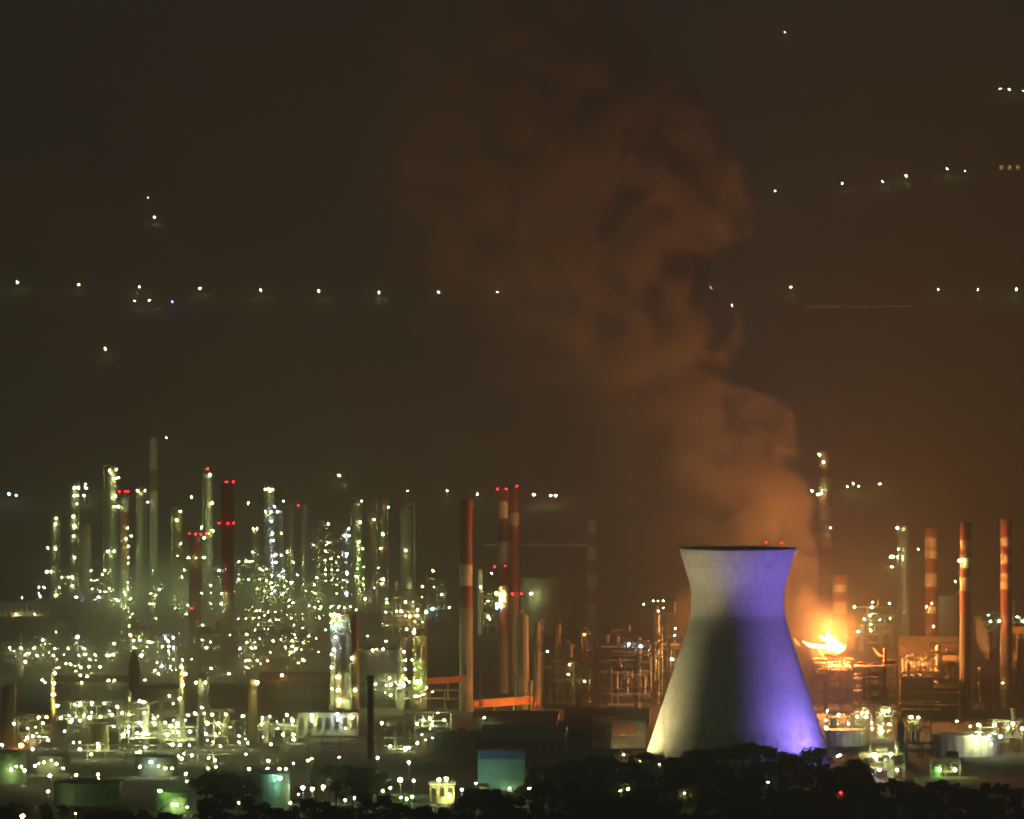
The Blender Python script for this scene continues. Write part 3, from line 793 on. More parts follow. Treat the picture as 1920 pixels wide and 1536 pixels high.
Yt, wt, ht, pt = frame_of(896, 984, 1408, 1482)
MB().box((0, -8.16, ht - 1.9), (wt - 1.2, .2, 2.6)).build('blue_band', 'blue_sheet', teal)
# tanks
tank(96, 224, 1470, 1512, 'wide low green tank at the bottom edge', 'tank_green', .10)
tank(286, 366, 1486, 1526, 'small green tank in the shade of the dark woods', 'tank_green', .12)
tank(462, 542, 1452, 1512, 'green and white tank with a coned roof and bright lamp on its rim', 'tank_green', .2, mr='tank_white')
tank(-30, 46, 1412, 1470, 'dim greenish tank cut by the picture edge', 'tank_green', .12)
tank(166, 203, 1360, 1408, 'beige upright tank in the middle of the bright front rows', 'ochre_wall', .16)
tank(1553, 1626, 1370, 1400, 'white ribbed tank next to the violet flank of the cooling tower', 'tank_white', .06, 9)
tank(1750, 1880, 1380, 1420, 'long white tank glaring under the string of lamps', 'tank_white', .05, 12)
tank(976, 1080, 1084, 1190, 'pale distant tank behind the red and cream chimney', 'concrete', .05)
tank(1760, 1800, 1118, 1225, 'dull brown tank behind the orange hooped chimney', 'concrete', .08)
tank(60, 128, 1418, 1452, 'squat dark tank with small lamps along its rim', 'dark_concrete', .1)
tank(250, 330, 1420, 1456, 'squat dark tank before the blazing front rows', 'dark_concrete', .1)
# pipe racks
rack(130, 330, 1398, 1424, 'long pipe rack crossing in front of the blazing lamps', 1)
rack(340, 520, 1404, 1430, 'pipe rack running before the yellow green structure', 2)
rack(540, 700, 1384, 1412, 'pipe rack before the grey concrete workshop', 3)
rack(1610, 1760, 1318, 1350, 'dark pipe rack between the fire and the yellow lit structures', 4)
rack(700, 860, 1296, 1330, 'pipe rack under the green washed deck', 5)
rack(100, 330, 1250, 1282, 'pipe rack behind the unlit long shed', 6)
rack(1690, 1800, 1300, 1352, 'dark pipe rack before the added dark blocks by the banded chimney', 7)
rack(1700, 1760, 1395, 1426, 'dark pipe rack between the grey drum and the long white tank', 8)
# orange conveyor gallery on legs with a rounded drop chute, and a second shorter one
def gallery(x0, x1, yt0, yt1, hpx, yb, label, chute):
    Y = gY(yb); k = Y / F_PX
    a, b_ = at(x0, yt0, Y), at(x1, yt1, Y)
    t = thing('conveyor_gallery', (a.x, Y, 0), label, 'conveyor')
    ln = b_.x - a.x; hh = hpx * k; n = max(2, round(ln / 4))
    for i in range(n):
        xa, xb = ln * i / n + .05, ln * (i + 1) / n - .05
        za, zb_ = a.z + (b_.z - a.z) * i / n, a.z + (b_.z - a.z) * (i + 1) / n
        q = MB()
        q.add([(xa, -1.5, za - hh), (xb, -1.5, zb_ - hh), (xb, 1.5, zb_ - hh), (xa, 1.5, za - hh), (xa, -1.5, za), (xb, -1.5, zb_), (xb, 1.5, zb_), (xa, 1.5, za)],
              [(3, 2, 1, 0), (4, 5, 6, 7), (0, 1, 5, 4), (1, 2, 6, 5), (2, 3, 7, 6), (3, 0, 4, 7)])
        q.build('cladding_panel', 'orange_sheet', t)
    for i in range(int(ln / 9) + 1):
        x = min(ln - .5, .5 + i * 9.0); z = a.z + (b_.z - a.z) * x / ln - hh
        MB().box((x, -1.2, z / 2), (.35, .35, z)).box((x, 1.2, z / 2), (.35, .35, z)).box((x, 0, z * .6), (.25, 2.1, .25)).build('trestle', 'steel', t)
    if chute:
        r = 5.4 * k; zt = b_.z + .3
        MB().tube([(ln + .2, 0, zt - r), (ln + r * 1.0, 0, zt - r * .9), (ln + r * 1.6, 0, zt - r * 1.6), (ln + r * 1.7, 0, zt - r * 3), (ln + r * 1.7, 0, zt - 30 * k)], r, 14).build('drop_chute', 'orange_sheet', t, smooth=True)
        MB().box((ln + r * 1.7, 0, 2.6), (5.5, 5, 5.2)).build('transfer_house', 'brown_sheet', t)
    MARKS.append((label, (x0 + x1) / 2, (yt0 + yt1) / 2 + 10))
    return t
gallery(888, 998, 1312, 1305, 15, 1346, 'orange clad conveyor gallery ending in a rounded drop chute', True)
gallery(802, 874, 1272, 1267, 11, 1336, 'short orange conveyor gallery beside the thick chimney', False)
# black mast and dark spire
Y, w, h, p = frame_of(687, 702, 1266, 1424)
t = thing('mast', p, 'black flare mast standing unlit in front of the grey workshop', 'mast')
MB().lathe([(w * .5, 0), (w * .46, h * .5), (w * .42, h * .96), (w * .5, h * .965), (w * .5, h), (.05, h)], 18).build('shaft', 'dark_steel', t, smooth=True)
ladder_mesh(h - 1).build('ladder', 'dark_steel', t, (0, -w * .5, 0)); ring_platform(w * .43, .9, 0, 2 * math.pi).build('platform', 'dark_steel', t, (0, 0, h * .9))
MARKS.append(('black flare mast', 694, 1345))
Y, w, h, p = frame_of(241, 263, 1216, 1318)
t = thing('dark_silo', p, 'dark pointed spire shape standing before the mint lit structure', 'silo')
MB().lathe([(w * .5, 0), (w * .5, h * .62), (w * .44, h * .74), (w * .2, h * .92), (.05, h)], 18).build('shell', 'dark_steel', t, smooth=True)
ladder_mesh(h * .8).build('ladder', 'dark_steel', t, (-w * .3, -w * .46, 0))
MARKS.append(('dark spire', 252, 1265))
# slim mast with a red beacon in the lower corner
Y, w, h, p = frame_of(1570, 1582, 1486, 1560)
t = thing('beacon_mast', p, 'slim mast with a red beacon on top, in the dark woods', 'mast')
MB().tube([(0, 0, 0), (0, 0, h - .4)], .25, 8, radii=[.4, .25]).build('shaft', 'steel', t); MB().box((0, 0, h - 1.2), (2.6, 2.6, .15)).box((0, 0, h - .6), (2.6, .1, .1)).build('platform', 'steel', t)
link('lamp', head_mesh('r', 'm'), t, (0, -.3, h))

# ------------------------------------------------------------------ every lamp the photograph shows: crop origin, zoom, then x,y[colour][size]
LD = [
 (0, 840, 4, "68,345bX 122,355bs 560,300 590,300y 643,270s 645,300 560,358 585,358s 632,358 578,420s 423,527 417,570 551,514 560,585L 552,660 560,823 360,750s 418,754 822,167 871,163 868,227y 890,225 866,360 888,440 860,440ys 893,328r 938,326r 960,326r 1031,322 1085,320s 1107,408bs 958,600g 985,660g 945,683g 962,738 965,825s 960,866s 805,777 855,775g 353,928 382,928 465,970 515,970 541,970 542,1034 787,920 770,950 728,990s 682,920s 686,993s 690,1055s 294,1043b 330,1046b 290,1090s 303,1112b 168,1122 428,1104 445,1048s 820,1053 750,1075 790,1080 960,1057 940,1103s 978,1130 865,1132 880,1143 1130,1090 1195,1062 1165,1110 1125,1170 1145,1170 740,1118bL 572,1118b 120,1250y 260,1248ys 990,1243 975,1270s 967,1337g 850,1363 580,1418bL 423,1382s 325,1438 975,1400y 1175,1280gs 1355,475g 1325,540gL 1558,153r 1575,202 1593,413 1698,256r 1749,254r 1865,412s 1437,367s 1643,565r 1710,565r 1752,563r 1420,643rs 1466,643r 1505,645r 1548,643r 1515,597 1597,622 1530,676 1358,718 1412,823 1470,825s 1530,823 1383,915g 1367,968 1643,918b 1583,1030 1512,1090s 1582,1088s 1663,1090y 1582,1168 1660,1170 1408,1180s 1438,1205r 1397,1246 1520,1328 1298,1420b 1243,1425b"),
 (400, 840, 4, "388,310 413,310 440,310 262,412s 526,400s 461,440b 393,480 436,480b 482,478b 437,550b 443,640b 511,640s 450,697b 555,778 465,803bL 507,803 470,858bL 600,858 637,430r 300,607 327,607 293,780 190,853 248,850 272,853s 297,850s 352,907 397,908s 192,987gL 263,988 348,985s 396,997 435,1012 441,957 490,958b 530,920b 525,973 547,998s 587,1010yL 632,955b 330,1055 380,1077s 445,1050 460,1070b 435,1092 533,1038 530,1085 515,1100 695,1070s 752,728 862,710y 848,725gs 841,773 838,842 880,833y 937,818s 925,863s 842,913 888,915y 933,915 840,947s 775,973 845,994 888,995y 928,982s 758,1028 926,1030 762,1090 925,1093 970,1050s 1018,605b 985,657b 1020,657b 1000,797bL 1003,937bL 1003,1000bs 1000,1090bL 973,993s 862,568 1100,557 1205,537 1093,705g 1122,757 1092,835g 1130,893gs 1080,905gs 1072,965 1128,980s 1125,1025 1135,1082 1138,1132 1271,645gL 1257,753y 1275,985y 1263,1020 1313,443 1445,768 1111,395s 945,203 1458,320os 1752,322s 1505,1038 1567,1038 1648,920 1652,1043s 1713,1098 1645,1205cL 1533,1213 1597,1230L 1770,1198 1303,1160g 1440,1155 1293,1230 1375,1225y 1410,1225 1440,1260y 1475,1262yL 1528,1258 1450,1360y 1510,1360y 1505,1385 568,1140 597,1160 568,1188 718,1183 763,1193 810,1190gL 795,1210s 880,1190s 893,1190s 942,1195s 793,1270 880,1250 910,1245y 940,1255y 885,1310s 920,1330cL 1028,1190 1070,1215 985,1200y 290,1188s 322,1222 353,1218 410,1230y 465,1230s 188,1280 243,1280 300,1278 345,1275 380,1255 425,1293 468,1288 490,1288 335,1325y 397,1325s 312,1363 380,1357s 410,1357s 250,1397 125,1403s 606,1328 670,1350 585,1278 612,1400s 715,1410y 845,1365 915,1420b 1158,1410b"),
 (0, 1180, 4, "850,10 323,82 578,60b 73,140 157,140 257,140 410,145 510,143 632,147 217,182 277,197 400,195L 640,190 715,190 675,227 590,195bs 800,195 825,195 852,190L 855,107 190,245yL 495,257 530,263 608,287 668,282 750,283 440,288s 570,315s 603,345 655,355 613,400y 410,330y 403,405yL 400,490yL 320,380 815,383 858,383 340,400cs 427,573yL 560,565 603,558 690,552 782,555 877,582 290,660 350,660y 455,663 323,703 630,647s 755,655s 838,640 530,693 598,685 680,660s 915,632s 103,707 487,762s 205,812 247,800 360,832b 158,870oX 245,897 15,867b 553,847s 600,845s 600,898 735,858 740,885L 683,938 853,730s 1048,540 1078,545 965,730 925,790L 963,768 1030,780 1080,780L 1110,785 1160,710 1240,700 1280,725L 1333,707 1255,788L 1335,775 1295,770s 1150,665 1080,628s 970,640y 1050,700b 1390,335yL 1370,418yL 1270,500 1347,522 1300,557s 1360,283 1470,400 1540,400 1583,290 1717,333 1462,630 1592,640 1693,640 1818,652 1555,705L 1635,708L 1425,768 1545,785b 1515,587s 1530,632s 1410,645s 1090,885 1050,920 1025,925s 1350,870 1295,872s 1420,870y 1655,877ys 1600,845ys 1340,950s 1378,935s 1440,945 1365,970 1565,965 1613,980 1845,937s 1793,800s 1793,850s 1860,852s 1130,993cL 1048,1033 1190,1028s 1240,1043 1290,1043 1393,1083 1402,1138s 1562,1042 1620,1032s 1870,1048 83,1055 123,1030s 162,1030s 187,1057 263,1025 328,998 290,1008ys 423,1010 383,983s 475,1043s 378,1097 573,1092 735,1087y 738,1123L 363,1213 1200,1212gL 1295,1312 1325,1317 1405,1333s 1793,1300s 172,1400oX 568,1380os 980,45y 1000,85 1048,82 1003,137 1060,197L 1115,95 1135,97 1243,68b 1298,63b 1260,90b 1217,130 1268,127 1300,140 1262,160s 1300,225s 1367,228s 1435,225s 1175,250s 1215,275b 1187,333 1088,380 1160,310y 1278,280s 1517,82s 1580,97s 1547,138"),
 (400, 1180, 4, "200,145b 330,235y 408,237o 425,177s 450,88 508,77s 592,85 540,130s 592,127 620,150 585,170 660,152s 675,100s 715,50y 790,170s 680,237 515,345oL 328,397yL 250,97 312,97s 285,140 315,140 245,235 270,232 253,288 250,38 905,155b 885,190 885,288 930,360L 935,455L 945,535X 1040,215L 1065,455L 890,445ys 1195,157y 1272,150b 1295,90y 1225,150os 1215,412 1323,365 1333,415L 1295,420s 1368,400s 1330,495 1430,168 1440,232 1440,300g 1438,368 1425,415L 1470,395s 1520,395gX 1515,503 1600,437s 1490,230s 1510,300gs 553,643 595,683L 742,645 740,683L 425,652s 523,790 603,825 600,790y 433,860y 930,635b 935,680b 1040,660yL 990,743s 360,712y 1263,703 1527,708 1575,680 1625,667 1637,717 1683,627s 1733,680 1530,853y 1440,897L 1325,875 1233,960 1468,998 1470,887s 413,985 408,1043 497,1045 710,983 738,968s 947,957s 600,1005s 545,1045y 500,1118cL 673,1185bL 742,1195L 825,1180L 640,1235s 580,1300s 193,1300s 990,1280s 1058,1262s 1272,1210s 1328,1187s 1403,1127X 1503,1133b 1692,1127L 1748,1123L 1768,1245L 1863,1200 1408,1260s 1450,1268g 1490,1255g"),
 (800, 840, 4, "380,347s 533,308r 596,308r 678,285r 512,890r 590,885rs 642,1093r 710,1093r 803,350b 930,357y 967,358y 783,1093L 407,1043 523,1093L 563,1105yX 560,1140y 462,1148 523,1172c 527,1198c 463,1265 475,1283s 485,942s 1628,1173s 1773,1145s 1700,1147s 1735,1147s 1773,1200s 1738,1222s 1860,1405s 1865,1355s 1180,1400os"),
 (800, 1180, 4, "433,663 1515,110b 1605,125b 1840,225yL 1070,265ys 1065,340gs 1185,390s 905,165s 770,1192 622,1193s 1477,937s 1602,990s 1745,1013s 1455,1210s 1510,1197y 45,470os 370,1155s"),
 (1180, 980, 2.762, "717,1342s 285,1400ys"),
 (1440, 840, 4, "387,50 417,107 103,186rs 330,322s 377,348L 400,340g 595,290s 638,265 678,285s 838,270 470,600s 970,600 977,760s 920,818 935,818 972,818 928,892 1435,845L 1405,1003s 1125,757s 785,1155 778,1195L 648,1195gL 766,1258 722,1285 840,1287s 918,1278gs 772,1322 675,1377 772,1370 910,1165 1668,1302 1735,1298 1650,1255cs 1870,1265c 1912,1300 1230,1165ys 1190,1190ys 1240,1340ys"),
 (1440, 1180, 4, "445,612s 530,642 670,655 705,628s 740,625 735,655L 437,735L 433,680s 868,617L 903,613L 910,713 780,745 840,740 855,768L 777,703s 602,708s 1072,660L 1130,660 800,943X 920,938L 813,975y 835,1055b 967,1055 1285,1052gL 1405,1052L 1580,717L 1700,717L 1838,710L 1800,740 1905,745L 1515,725s 1583,797 1660,800 1742,805bL 1570,850 1672,860y 1530,800y 540,942s 520,950s 1760,405ys 1415,687ys"),
 (0, 0, 1, "33,530L 148,534L 261,538 375,541 489,544 598,546 711,548 822,548s 932,548s 1333,539s 1372,572s 1483,538L 1833,543s 1905,543 1759,543s 280,563X 252,565s 323,566v 198,654 278,371s 290,407 312,821os 1579,344 1655,341 1699,330 1776,317 1454,358s 1472,61s 1875,166s 1892,168s 1919,170s 1810,321s"),
]
LAMPS = []
for ox, oy, zm, txt in LD:
    for tok in txt.split():
        a, bpart = tok.split(',')
        num = ''.join(c for c in bpart if c.isdigit()); rest = bpart[len(num):]
        size = next((c for c in rest if c in 'sLX'), 'm'); col = next((c for c in rest if c in 'wgbcyorv'), 'w')
        LAMPS.append((ox + int(a) / zm, oy + int(num) / zm, col, size))
# small service lamps seen only as glints along the decks of the left works
RG = random.Random(77)
for (x0, x1, yt, yb, lab, m, v, np_) in FR:
    if x1 > 850 or 'unlit' in lab or 'dim' in lab: continue
    for _ in range(max(2, int((x1 - x0) / 13))):
        LAMPS.append((RG.uniform(x0 + 2, x1 - 2), RG.uniform(yt + 3, yb - 12), RG.choice('wwwygb'), 't'))
POSTS = []
FARSIZE = {'t': 'F', 's': 'F', 'm': 'H', 'L': 'H', 'X': 'H'}
for px, py, col, size in LAMPS:
    cand = [o for o in OWNERS if o[1] <= px <= o[2] and o[3] <= py <= o[4] - 2]
    if col == 'r' and cand:
        ch = [o for o in cand if 'chimney' in o[0].name]
        cand = ch or cand
    if cand:
        o, x0, x1, yt, yb, yf = max(cand, key=lambda q: q[4])
        p = at(px, py, yf - (0.6 if col == 'r' else 2.2))
        rel = p - o.location
        if o.rotation_euler.z:
            rel.rotate(o.rotation_euler.to_matrix().inverted())
        link('beacon' if col == 'r' else 'lamp', lamp_mesh(col, size), o, rel)
        continue
    hit = terrain_hit(px, py)
    hp = 6.0 if py > 1380 else 8.0
    base = terrain_hit(px, py + (hp + .6) * F_PX / hit.y)
    hp = at(px, py, base.y).z - base.z - 0.3
    if hp < 1.0: continue
    POSTS.append((px, py, col, size, base, hp))
CN = {'w': 'white', 'g': 'green', 'b': 'bluish white', 'c': 'turquoise', 'y': 'yellow', 'o': 'orange', 'r': 'red', 'v': 'blue'}
ORD = ['first', 'second', 'third', 'fourth', 'fifth', 'sixth', 'seventh', 'eighth', 'ninth', 'tenth', 'eleventh', 'twelfth', 'thirteenth', 'fourteenth', 'fifteenth', 'sixteenth', 'seventeenth', 'eighteenth', 'nineteenth', 'twentieth']
def short(l):
    w = l.replace(',', '').split()
    for cut in ('standing', 'crowned', 'hung', 'glaring', 'without', 'among', 'ending', 'catching', 'cut', 'strapped', 'tucked', 'carrying', 'fading', 'rising', 'whose', 'topped', 'tipped'):
        if cut in w[2:]: w = w[:w.index(cut)]
    w = w[:7]
    while w[-1] in ('with', 'a', 'the', 'of', 'in', 'its', 'at', 'on', 'and', 'by', 'to', 'before', 'behind', 'beside', 'under', 'an', 'between', 'near', 'bright', 'down', 'one', 'next', 'above', 'from', 'two', 'three', 'small', 'white', 'green'): w.pop()
    return ' '.join(w)
MARKS = [(short(l), x, y) for l, x, y in MARKS] + [('cooling tower', 1383, 1230)]
bucket = {}
for q in POSTS:
    px, py = q[0], q[1]
    if q[4].y > 4200:
        key = ('far', 'hill' if py < 700 else 'plain', 'left' if px < 960 else 'right')
    else:
        mk = min(MARKS, key=lambda m: (m[1] - px) ** 2 + 2.2 * (m[2] - py) ** 2)
        dx, dy = px - mk[1], (py - mk[2]) * 1.3
        side = ('right of' if dx > 0 else 'left of') if abs(dx) > abs(dy) else ('in front of' if dy > 0 else 'behind')
        key = ('near', mk[0], side, mk[1], mk[2])
    bucket.setdefault(key, []).append(q)
for key, qs in bucket.items():
    far = key[0] == 'far'
    qs.sort(key=(lambda q: q[0]) if far else (lambda q: (q[0] - key[3]) ** 2 + (q[1] - key[4]) ** 2))
    for i, (px, py, col, size, base, hp) in enumerate(qs):
        if far:
            where = 'on the dark hillside' if key[1] == 'hill' else 'on the far plain'
            lab = f"small {CN[col]} road lamp {where}, {ORD[i % 20]} from the {key[2]} edge" if key[2] == 'left' else f"{CN[col]} road lamp {where} past the smoke, {ORD[i % 20]} along"
        else:
            lab = f"{CN[col]} lamp post {key[2]} the {key[1]}" + (f", {ORD[i % 20]} out" if len(qs) > 1 else '')
        t = thing('road_lamp' if far else 'lamp_post', base, lab, 'lamp post', 'road lamps far off' if far else 'lamp posts around the works')
        link('pole', post_mesh(hp), t)
        link('lamp', head_mesh(col, FARSIZE[size] if far else size), t, (0, -1.2, hp + .3))
# beacons on the tower rim
for px in (1441, 1469):
    dx = (px - 1383) * kt
    link('beacon', head_mesh('r', 's'), tower, (dx, math.sqrt(rt * rt - dx * dx), ztop + 2.2))
    MB().box((0, 0, -1.0), (.12, .12, 1.9)).build('beacon_post', 'dark_steel', tower, (dx, math.sqrt(rt * rt - dx * dx), ztop + 2.0))

# floodlights behind the lit walls of the photograph (sodium yard light on the galleries, cool light on the teal hall)
def yard_light(px, yb, dist, tpx, tpy, col, watts, label, cone=120, mast=0.05):
    """floodlight on the ground dist metres before the thing whose foot is on row yb"""
    Y = gY(yb) - dist
    return floodlight(Vector((at(px, 768, Y).x, Y, mast)), at(tpx, tpy, gY(yb)), col, watts, label, cone)
SOD, GRN, COOL, WARM = (1.0, 0.45, 0.13), (0.80, 1.0, 0.42), (0.62, 1.0, 0.76), (1.0, 0.78, 0.36)
yard_light(930, 1346, 22, 920, 1316, SOD, 32000, 'sodium yard floodlight behind the brown shed, first below the conveyor gallery')
yard_light(975, 1346, 22, 985, 1314, SOD, 32000, 'sodium yard floodlight behind the brown shed, second below the conveyor gallery')
yard_light(838, 1336, 14, 838, 1272, SOD, 15000, 'sodium yard floodlight below the short conveyor gallery', 100)
yard_light(905, 1482, 17, 915, 1440, (0.75, 1.0, 0.82), 6500, 'cool floodlight on the forecourt of the teal hall')
yard_light(1190, 1404, 14, 1180, 1370, WARM, 3800, 'warm floodlight before the ochre hall')
yard_light(130, 1180, 65, 130, 1020, GRN, 209560, 'green tinted floodlight before the outermost tall columns', 110, 24)
yard_light(235, 1215, 75, 225, 1020, GRN, 306280, 'green tinted floodlight before the pale green column', 110, 24)
yard_light(330, 1215, 75, 380, 1030, GRN, 241800, 'green tinted floodlight before the slender beacon column', 110, 24)
yard_light(500, 1200, 85, 500, 1040, GRN, 241800, 'green tinted floodlight before the three lamp column', 110, 24)
yard_light(600, 1196, 85, 580, 1040, GRN, 274040, 'green tinted floodlight before the twin pale columns', 110, 24)
yard_light(690, 1200, 85, 690, 1040, GRN, 209560, 'green tinted floodlight before the brown columns', 110, 24)
yard_light(900, 1334, 75, 874, 1100, GRN, 30000, 'green tinted floodlight at the foot of the thick near chimney', 90, 24)
yard_light(950, 1310, 30, 945, 1080, WARM, 48000, 'warm floodlight at the foot of the red and cream chimney', 80)
yard_light(1110, 1232, 30, 1110, 1080, (0.9, 1.0, 0.7), 45000, 'warm floodlight at the foot of the lone slim chimney', 80)
yard_light(1696, 1225, 75, 1696, 1060, GRN, 145080, 'green tinted floodlight at the foot of the pale green column above the roofs', 80, 24)
yard_light(160, 1516, 9, 160, 1490, (0.55, 1.0, 0.35), 1100, 'green floodlight before the wide low tank')
yard_light(325, 1530, 9, 325, 1500, (0.55, 1.0, 0.35), 1200, 'green floodlight before the small green tank')
yard_light(495, 1516, 9, 500, 1480, (0.6, 1.0, 0.6), 2200, 'pale green floodlight before the green and white tank')
yard_light(1590, 1402, 9, 1590, 1380, (1.0, 0.98, 0.85), 4500, 'white floodlight before the ribbed white tank')
yard_light(1810, 1422, 12, 1820, 1395, (1.0, 1.0, 0.85), 7000, 'white floodlight before the long white tank')
yard_light(1725, 1326, 10, 1725, 1245, (0.8, 1.0, 0.7), 1800, 'pale floodlight before the arched grey white roof')

# faint lit things far off: a house on the hill and added glowing sheds for pale strips of light
emit('dim_pane', (1.0, 0.72, 0.28), 1.1)
emit('dim_strip', (1.0, 0.86, 0.66), 0.16)  # glow for the panes of the added sheds, standing for strips of light
def far_shed(name, x0, x1, py, label, m, h, n):
    a = terrain_hit((x0 + x1) / 2, py + 3); k = a.y / F_PX; w = (x1 - x0) * k
    t = thing(name, a, label, 'building')
    MB().box((0, 4, h / 2 - 3), (w, 8, h + 6)).build('wall', 'pale_wall', t)
    MB().add([(-w / 2 - .4, -.5, h), (w / 2 + .4, -.5, h), (w / 2 + .4, 8.5, h), (-w / 2 - .4, 8.5, h), (-w / 2 - .4, 4, h + 2), (w / 2 + .4, 4, h + 2)], [(0, 1, 5, 4), (2, 3, 4, 5), (0, 4, 3), (1, 2, 5), (3, 2, 1, 0)]).build('roof', 'roof_sheet', t)
    me = MB().box((0, 0, 0), (w / n * .8, .2, h * .55)).mesh('window', m)  # on the pale strips these panes only carry the added glow
    RW = random.Random(int(x0))
    for i in range(n):
        if RW.random() < .7: link('window', me, t, (-w / 2 + (i + .5) * w / n, -.12, h * .55))
far_shed('hillside_house', 1874, 1912, 318, 'faint yellow lit house high on the dark hillside', 'dim_pane', 7, 5)
far_shed('pale_light_strip', 1512, 1722, 580, 'pale strip of light made as a glowing shed on the hillside past the smoke', 'dim_strip', 2.6, 16)
far_shed('pale_light_strip', 905, 1112, 1022, 'pale strip of light made as a glowing shed behind the banded chimneys', 'dim_strip', 1.8, 16)

# ------------------------------------------------------------------ trees
def leaf_crown(seed, rx, rz, n):
    R = random.Random(seed); m = MB()
    cl = []
    for _ in range(15):
        a, e, k = R.uniform(0, 2 * math.pi), R.uniform(-.5, 1), R.uniform(.35, .85)
        cl.append((Vector((rx * k * math.cos(a) * math.sqrt(max(0, 1 - e * e * .7)), rx * k * math.sin(a) * math.sqrt(max(0, 1 - e * e * .7)), rz * e * .75)), R.uniform(.26, .46) * rx))
    for i in range(n):
        c, r = R.choice(cl)
        d = Vector((R.gauss(0, 1), R.gauss(0, 1), R.gauss(0, 1))).normalized() * (r * R.uniform(.35, 1.0) ** .6)
        p = c + Vector((d.x, d.y, d.z * .8)); s = R.uniform(.22, .48)
        u = Vector((R.gauss(0, 1), R.gauss(0, 1), R.gauss(0, .6))).normalized(); v = u.cross(Vector((R.gauss(0, 1), R.gauss(0, 1), R.gauss(0, 1)))).normalized()
        m.add([p - u * s, p - v * s * .55, p + u * s, p + v * s * .55], [(0, 1, 2, 3)])
    return m.mesh('crown', 'foliage'), cl
CROWNS = []
for k, (rx, rz) in enumerate(((4.6, 3.6), (3.6, 4.2), (5.2, 3.4), (3.0, 4.6), (4.2, 3.9), (4.8, 4.4))):
    me, cl = leaf_crown(40 + k, rx, rz, 1500)
    tr = MB().tube([(0, 0, 0), (.1, 0, 2.2), (-.1, .1, 4.4), (0, 0, 6.2)], .3, 7, radii=[.42, .32, .26, .12])
    for c, r in cl[:5]:
        tr.tube([(0, 0, 3.2), tuple(Vector((c.x * .5, c.y * .5, 4.6 + c.z * .3))), (c.x * .9, c.y * .9, 6.2 + c.z * .8)], .12, 5, radii=[.18, .12, .05])
    CROWNS.append((me, tr.mesh('trunk', 'bark'), rx, rz))
RT = random.Random(11)
ridge = [(860, 1462), (900, 1478), (985, 1472), (1000, 1440), (1060, 1425), (1130, 1412), (1180, 1408), (1215, 1410), (1250, 1416), (1300, 1408), (1345, 1398), (1400, 1391), (1430, 1393), (1455, 1402), (1475, 1411), (1500, 1410), (1530, 1400), (1560, 1399), (1595, 1415), (1625, 1436), (1680, 1452), (1800, 1456), (1930, 1456)]
ridge_l = [(-20, 1508), (60, 1498), (110, 1506), (180, 1515), (240, 1512), (290, 1524), (345, 1500), (365, 1455), (400, 1440), (455, 1452), (475, 1490), (530, 1512), (560, 1470), (585, 1440), (640, 1428), (690, 1432), (725, 1450), (740, 1500), (790, 1510), (860, 1500)]
def interp(tab, x):
    for (xa, ya), (xb, yb) in zip(tab, tab[1:]):
        if xa <= x <= xb: return ya + (yb - ya) * (x - xa) / (xb - xa)
    return 1520
def limit(x): return interp(ridge if x >= 860 else ridge_l, x)
blockers = [(q[0], q[1]) for q in POSTS if q[1] > 1400 and q[4].y < 2600] + [(px, py) for px, py, c, s in LAMPS if py > 1405]
TREES = []
def plant(px, ytop, yb):
    Y = gY(yb); base = at(px, yb, Y); base.z = 0
    top = at(px, ytop, Y).z
    if top < 3.5: return
    h = min(13.0, top)
    me, tk, rx, rz = RT.choice(CROWNS)
    sc = h / (6.2 + rz * .95)
    hw = rx * sc * F_PX / Y * .75
    yt = px_of((base.x, Y, h))[1]
    for bx, by in blockers:
        if abs(bx - px) < hw + 2 and yt - 3 < by < yb - 3 and gY(by, 6) > Y: return
    t = link('tree', None, None, base); t.rotation_euler.z = RT.uniform(0, 6.28); t.scale = (sc * RT.uniform(.9, 1.2), sc * RT.uniform(.9, 1.2), sc)
    link('trunk', tk, t); link('crown', me, t, (0, 0, 6.2))
    TREES.append((px, yt, Y, t))
x = 868.0
while x < 1640:                                  # skyline trees under the tower
    yt = limit(x) + RT.uniform(-2, 6)
    plant(x, yt, yt + RT.uniform(40, 52)); x += RT.uniform(13, 20)
for yb, step, x0, x1 in ((1478, 26, 900, 1640), (1500, 26, 880, 1700), (1522, 28, 860, 1930), (1546, 28, -20, 1930), (1572, 30, -20, 1930), (1600, 32, -20, 1930)):
    x = x0 + RT.uniform(0, 20)
    while x < x1:
        lim = limit(x); Y = gY(yb)
        yt = max(lim + RT.uniform(0, 10), yb - 12.0 * F_PX / Y * RT.uniform(.7, 1.0))
        if yb - yt > 20: plant(x, yt, yb + RT.uniform(-8, 8))
        x += RT.uniform(.75, 1.25) * step
for yb, step, x0, x1 in ((1490, 24, 365, 462), (1515, 26, 360, 470), (1476, 24, 572, 722), (1498, 26, 562, 732), (1520, 26, 556, 740)):
    x = x0
    while x < x1:
        lim = limit(x); Y = gY(yb); yt = max(lim + RT.uniform(0, 8), yb - 12.0 * F_PX / Y)
        plant(x, yt, yb + RT.uniform(-6, 6)); x += RT.uniform(.75, 1.25) * step
ZN = [(-50, 360, 'dark tree along the bottom edge below the green tanks'), (360, 480, 'dark tree in the clump beside the green and white tank'), (480, 760, 'dark tree in the round grove before the grey workshop'), (760, 1000, 'dark tree around the gatehouse and the teal hall'), (1000, 1230, 'dark tree in the wood before the ochre hall'), (1230, 1420, 'dark tree before the dark face of the cooling tower'), (1420, 1640, 'dark tree against the violet foot of the cooling tower'), (1640, 1990, 'dark tree in the black corner below the loading gantry')]
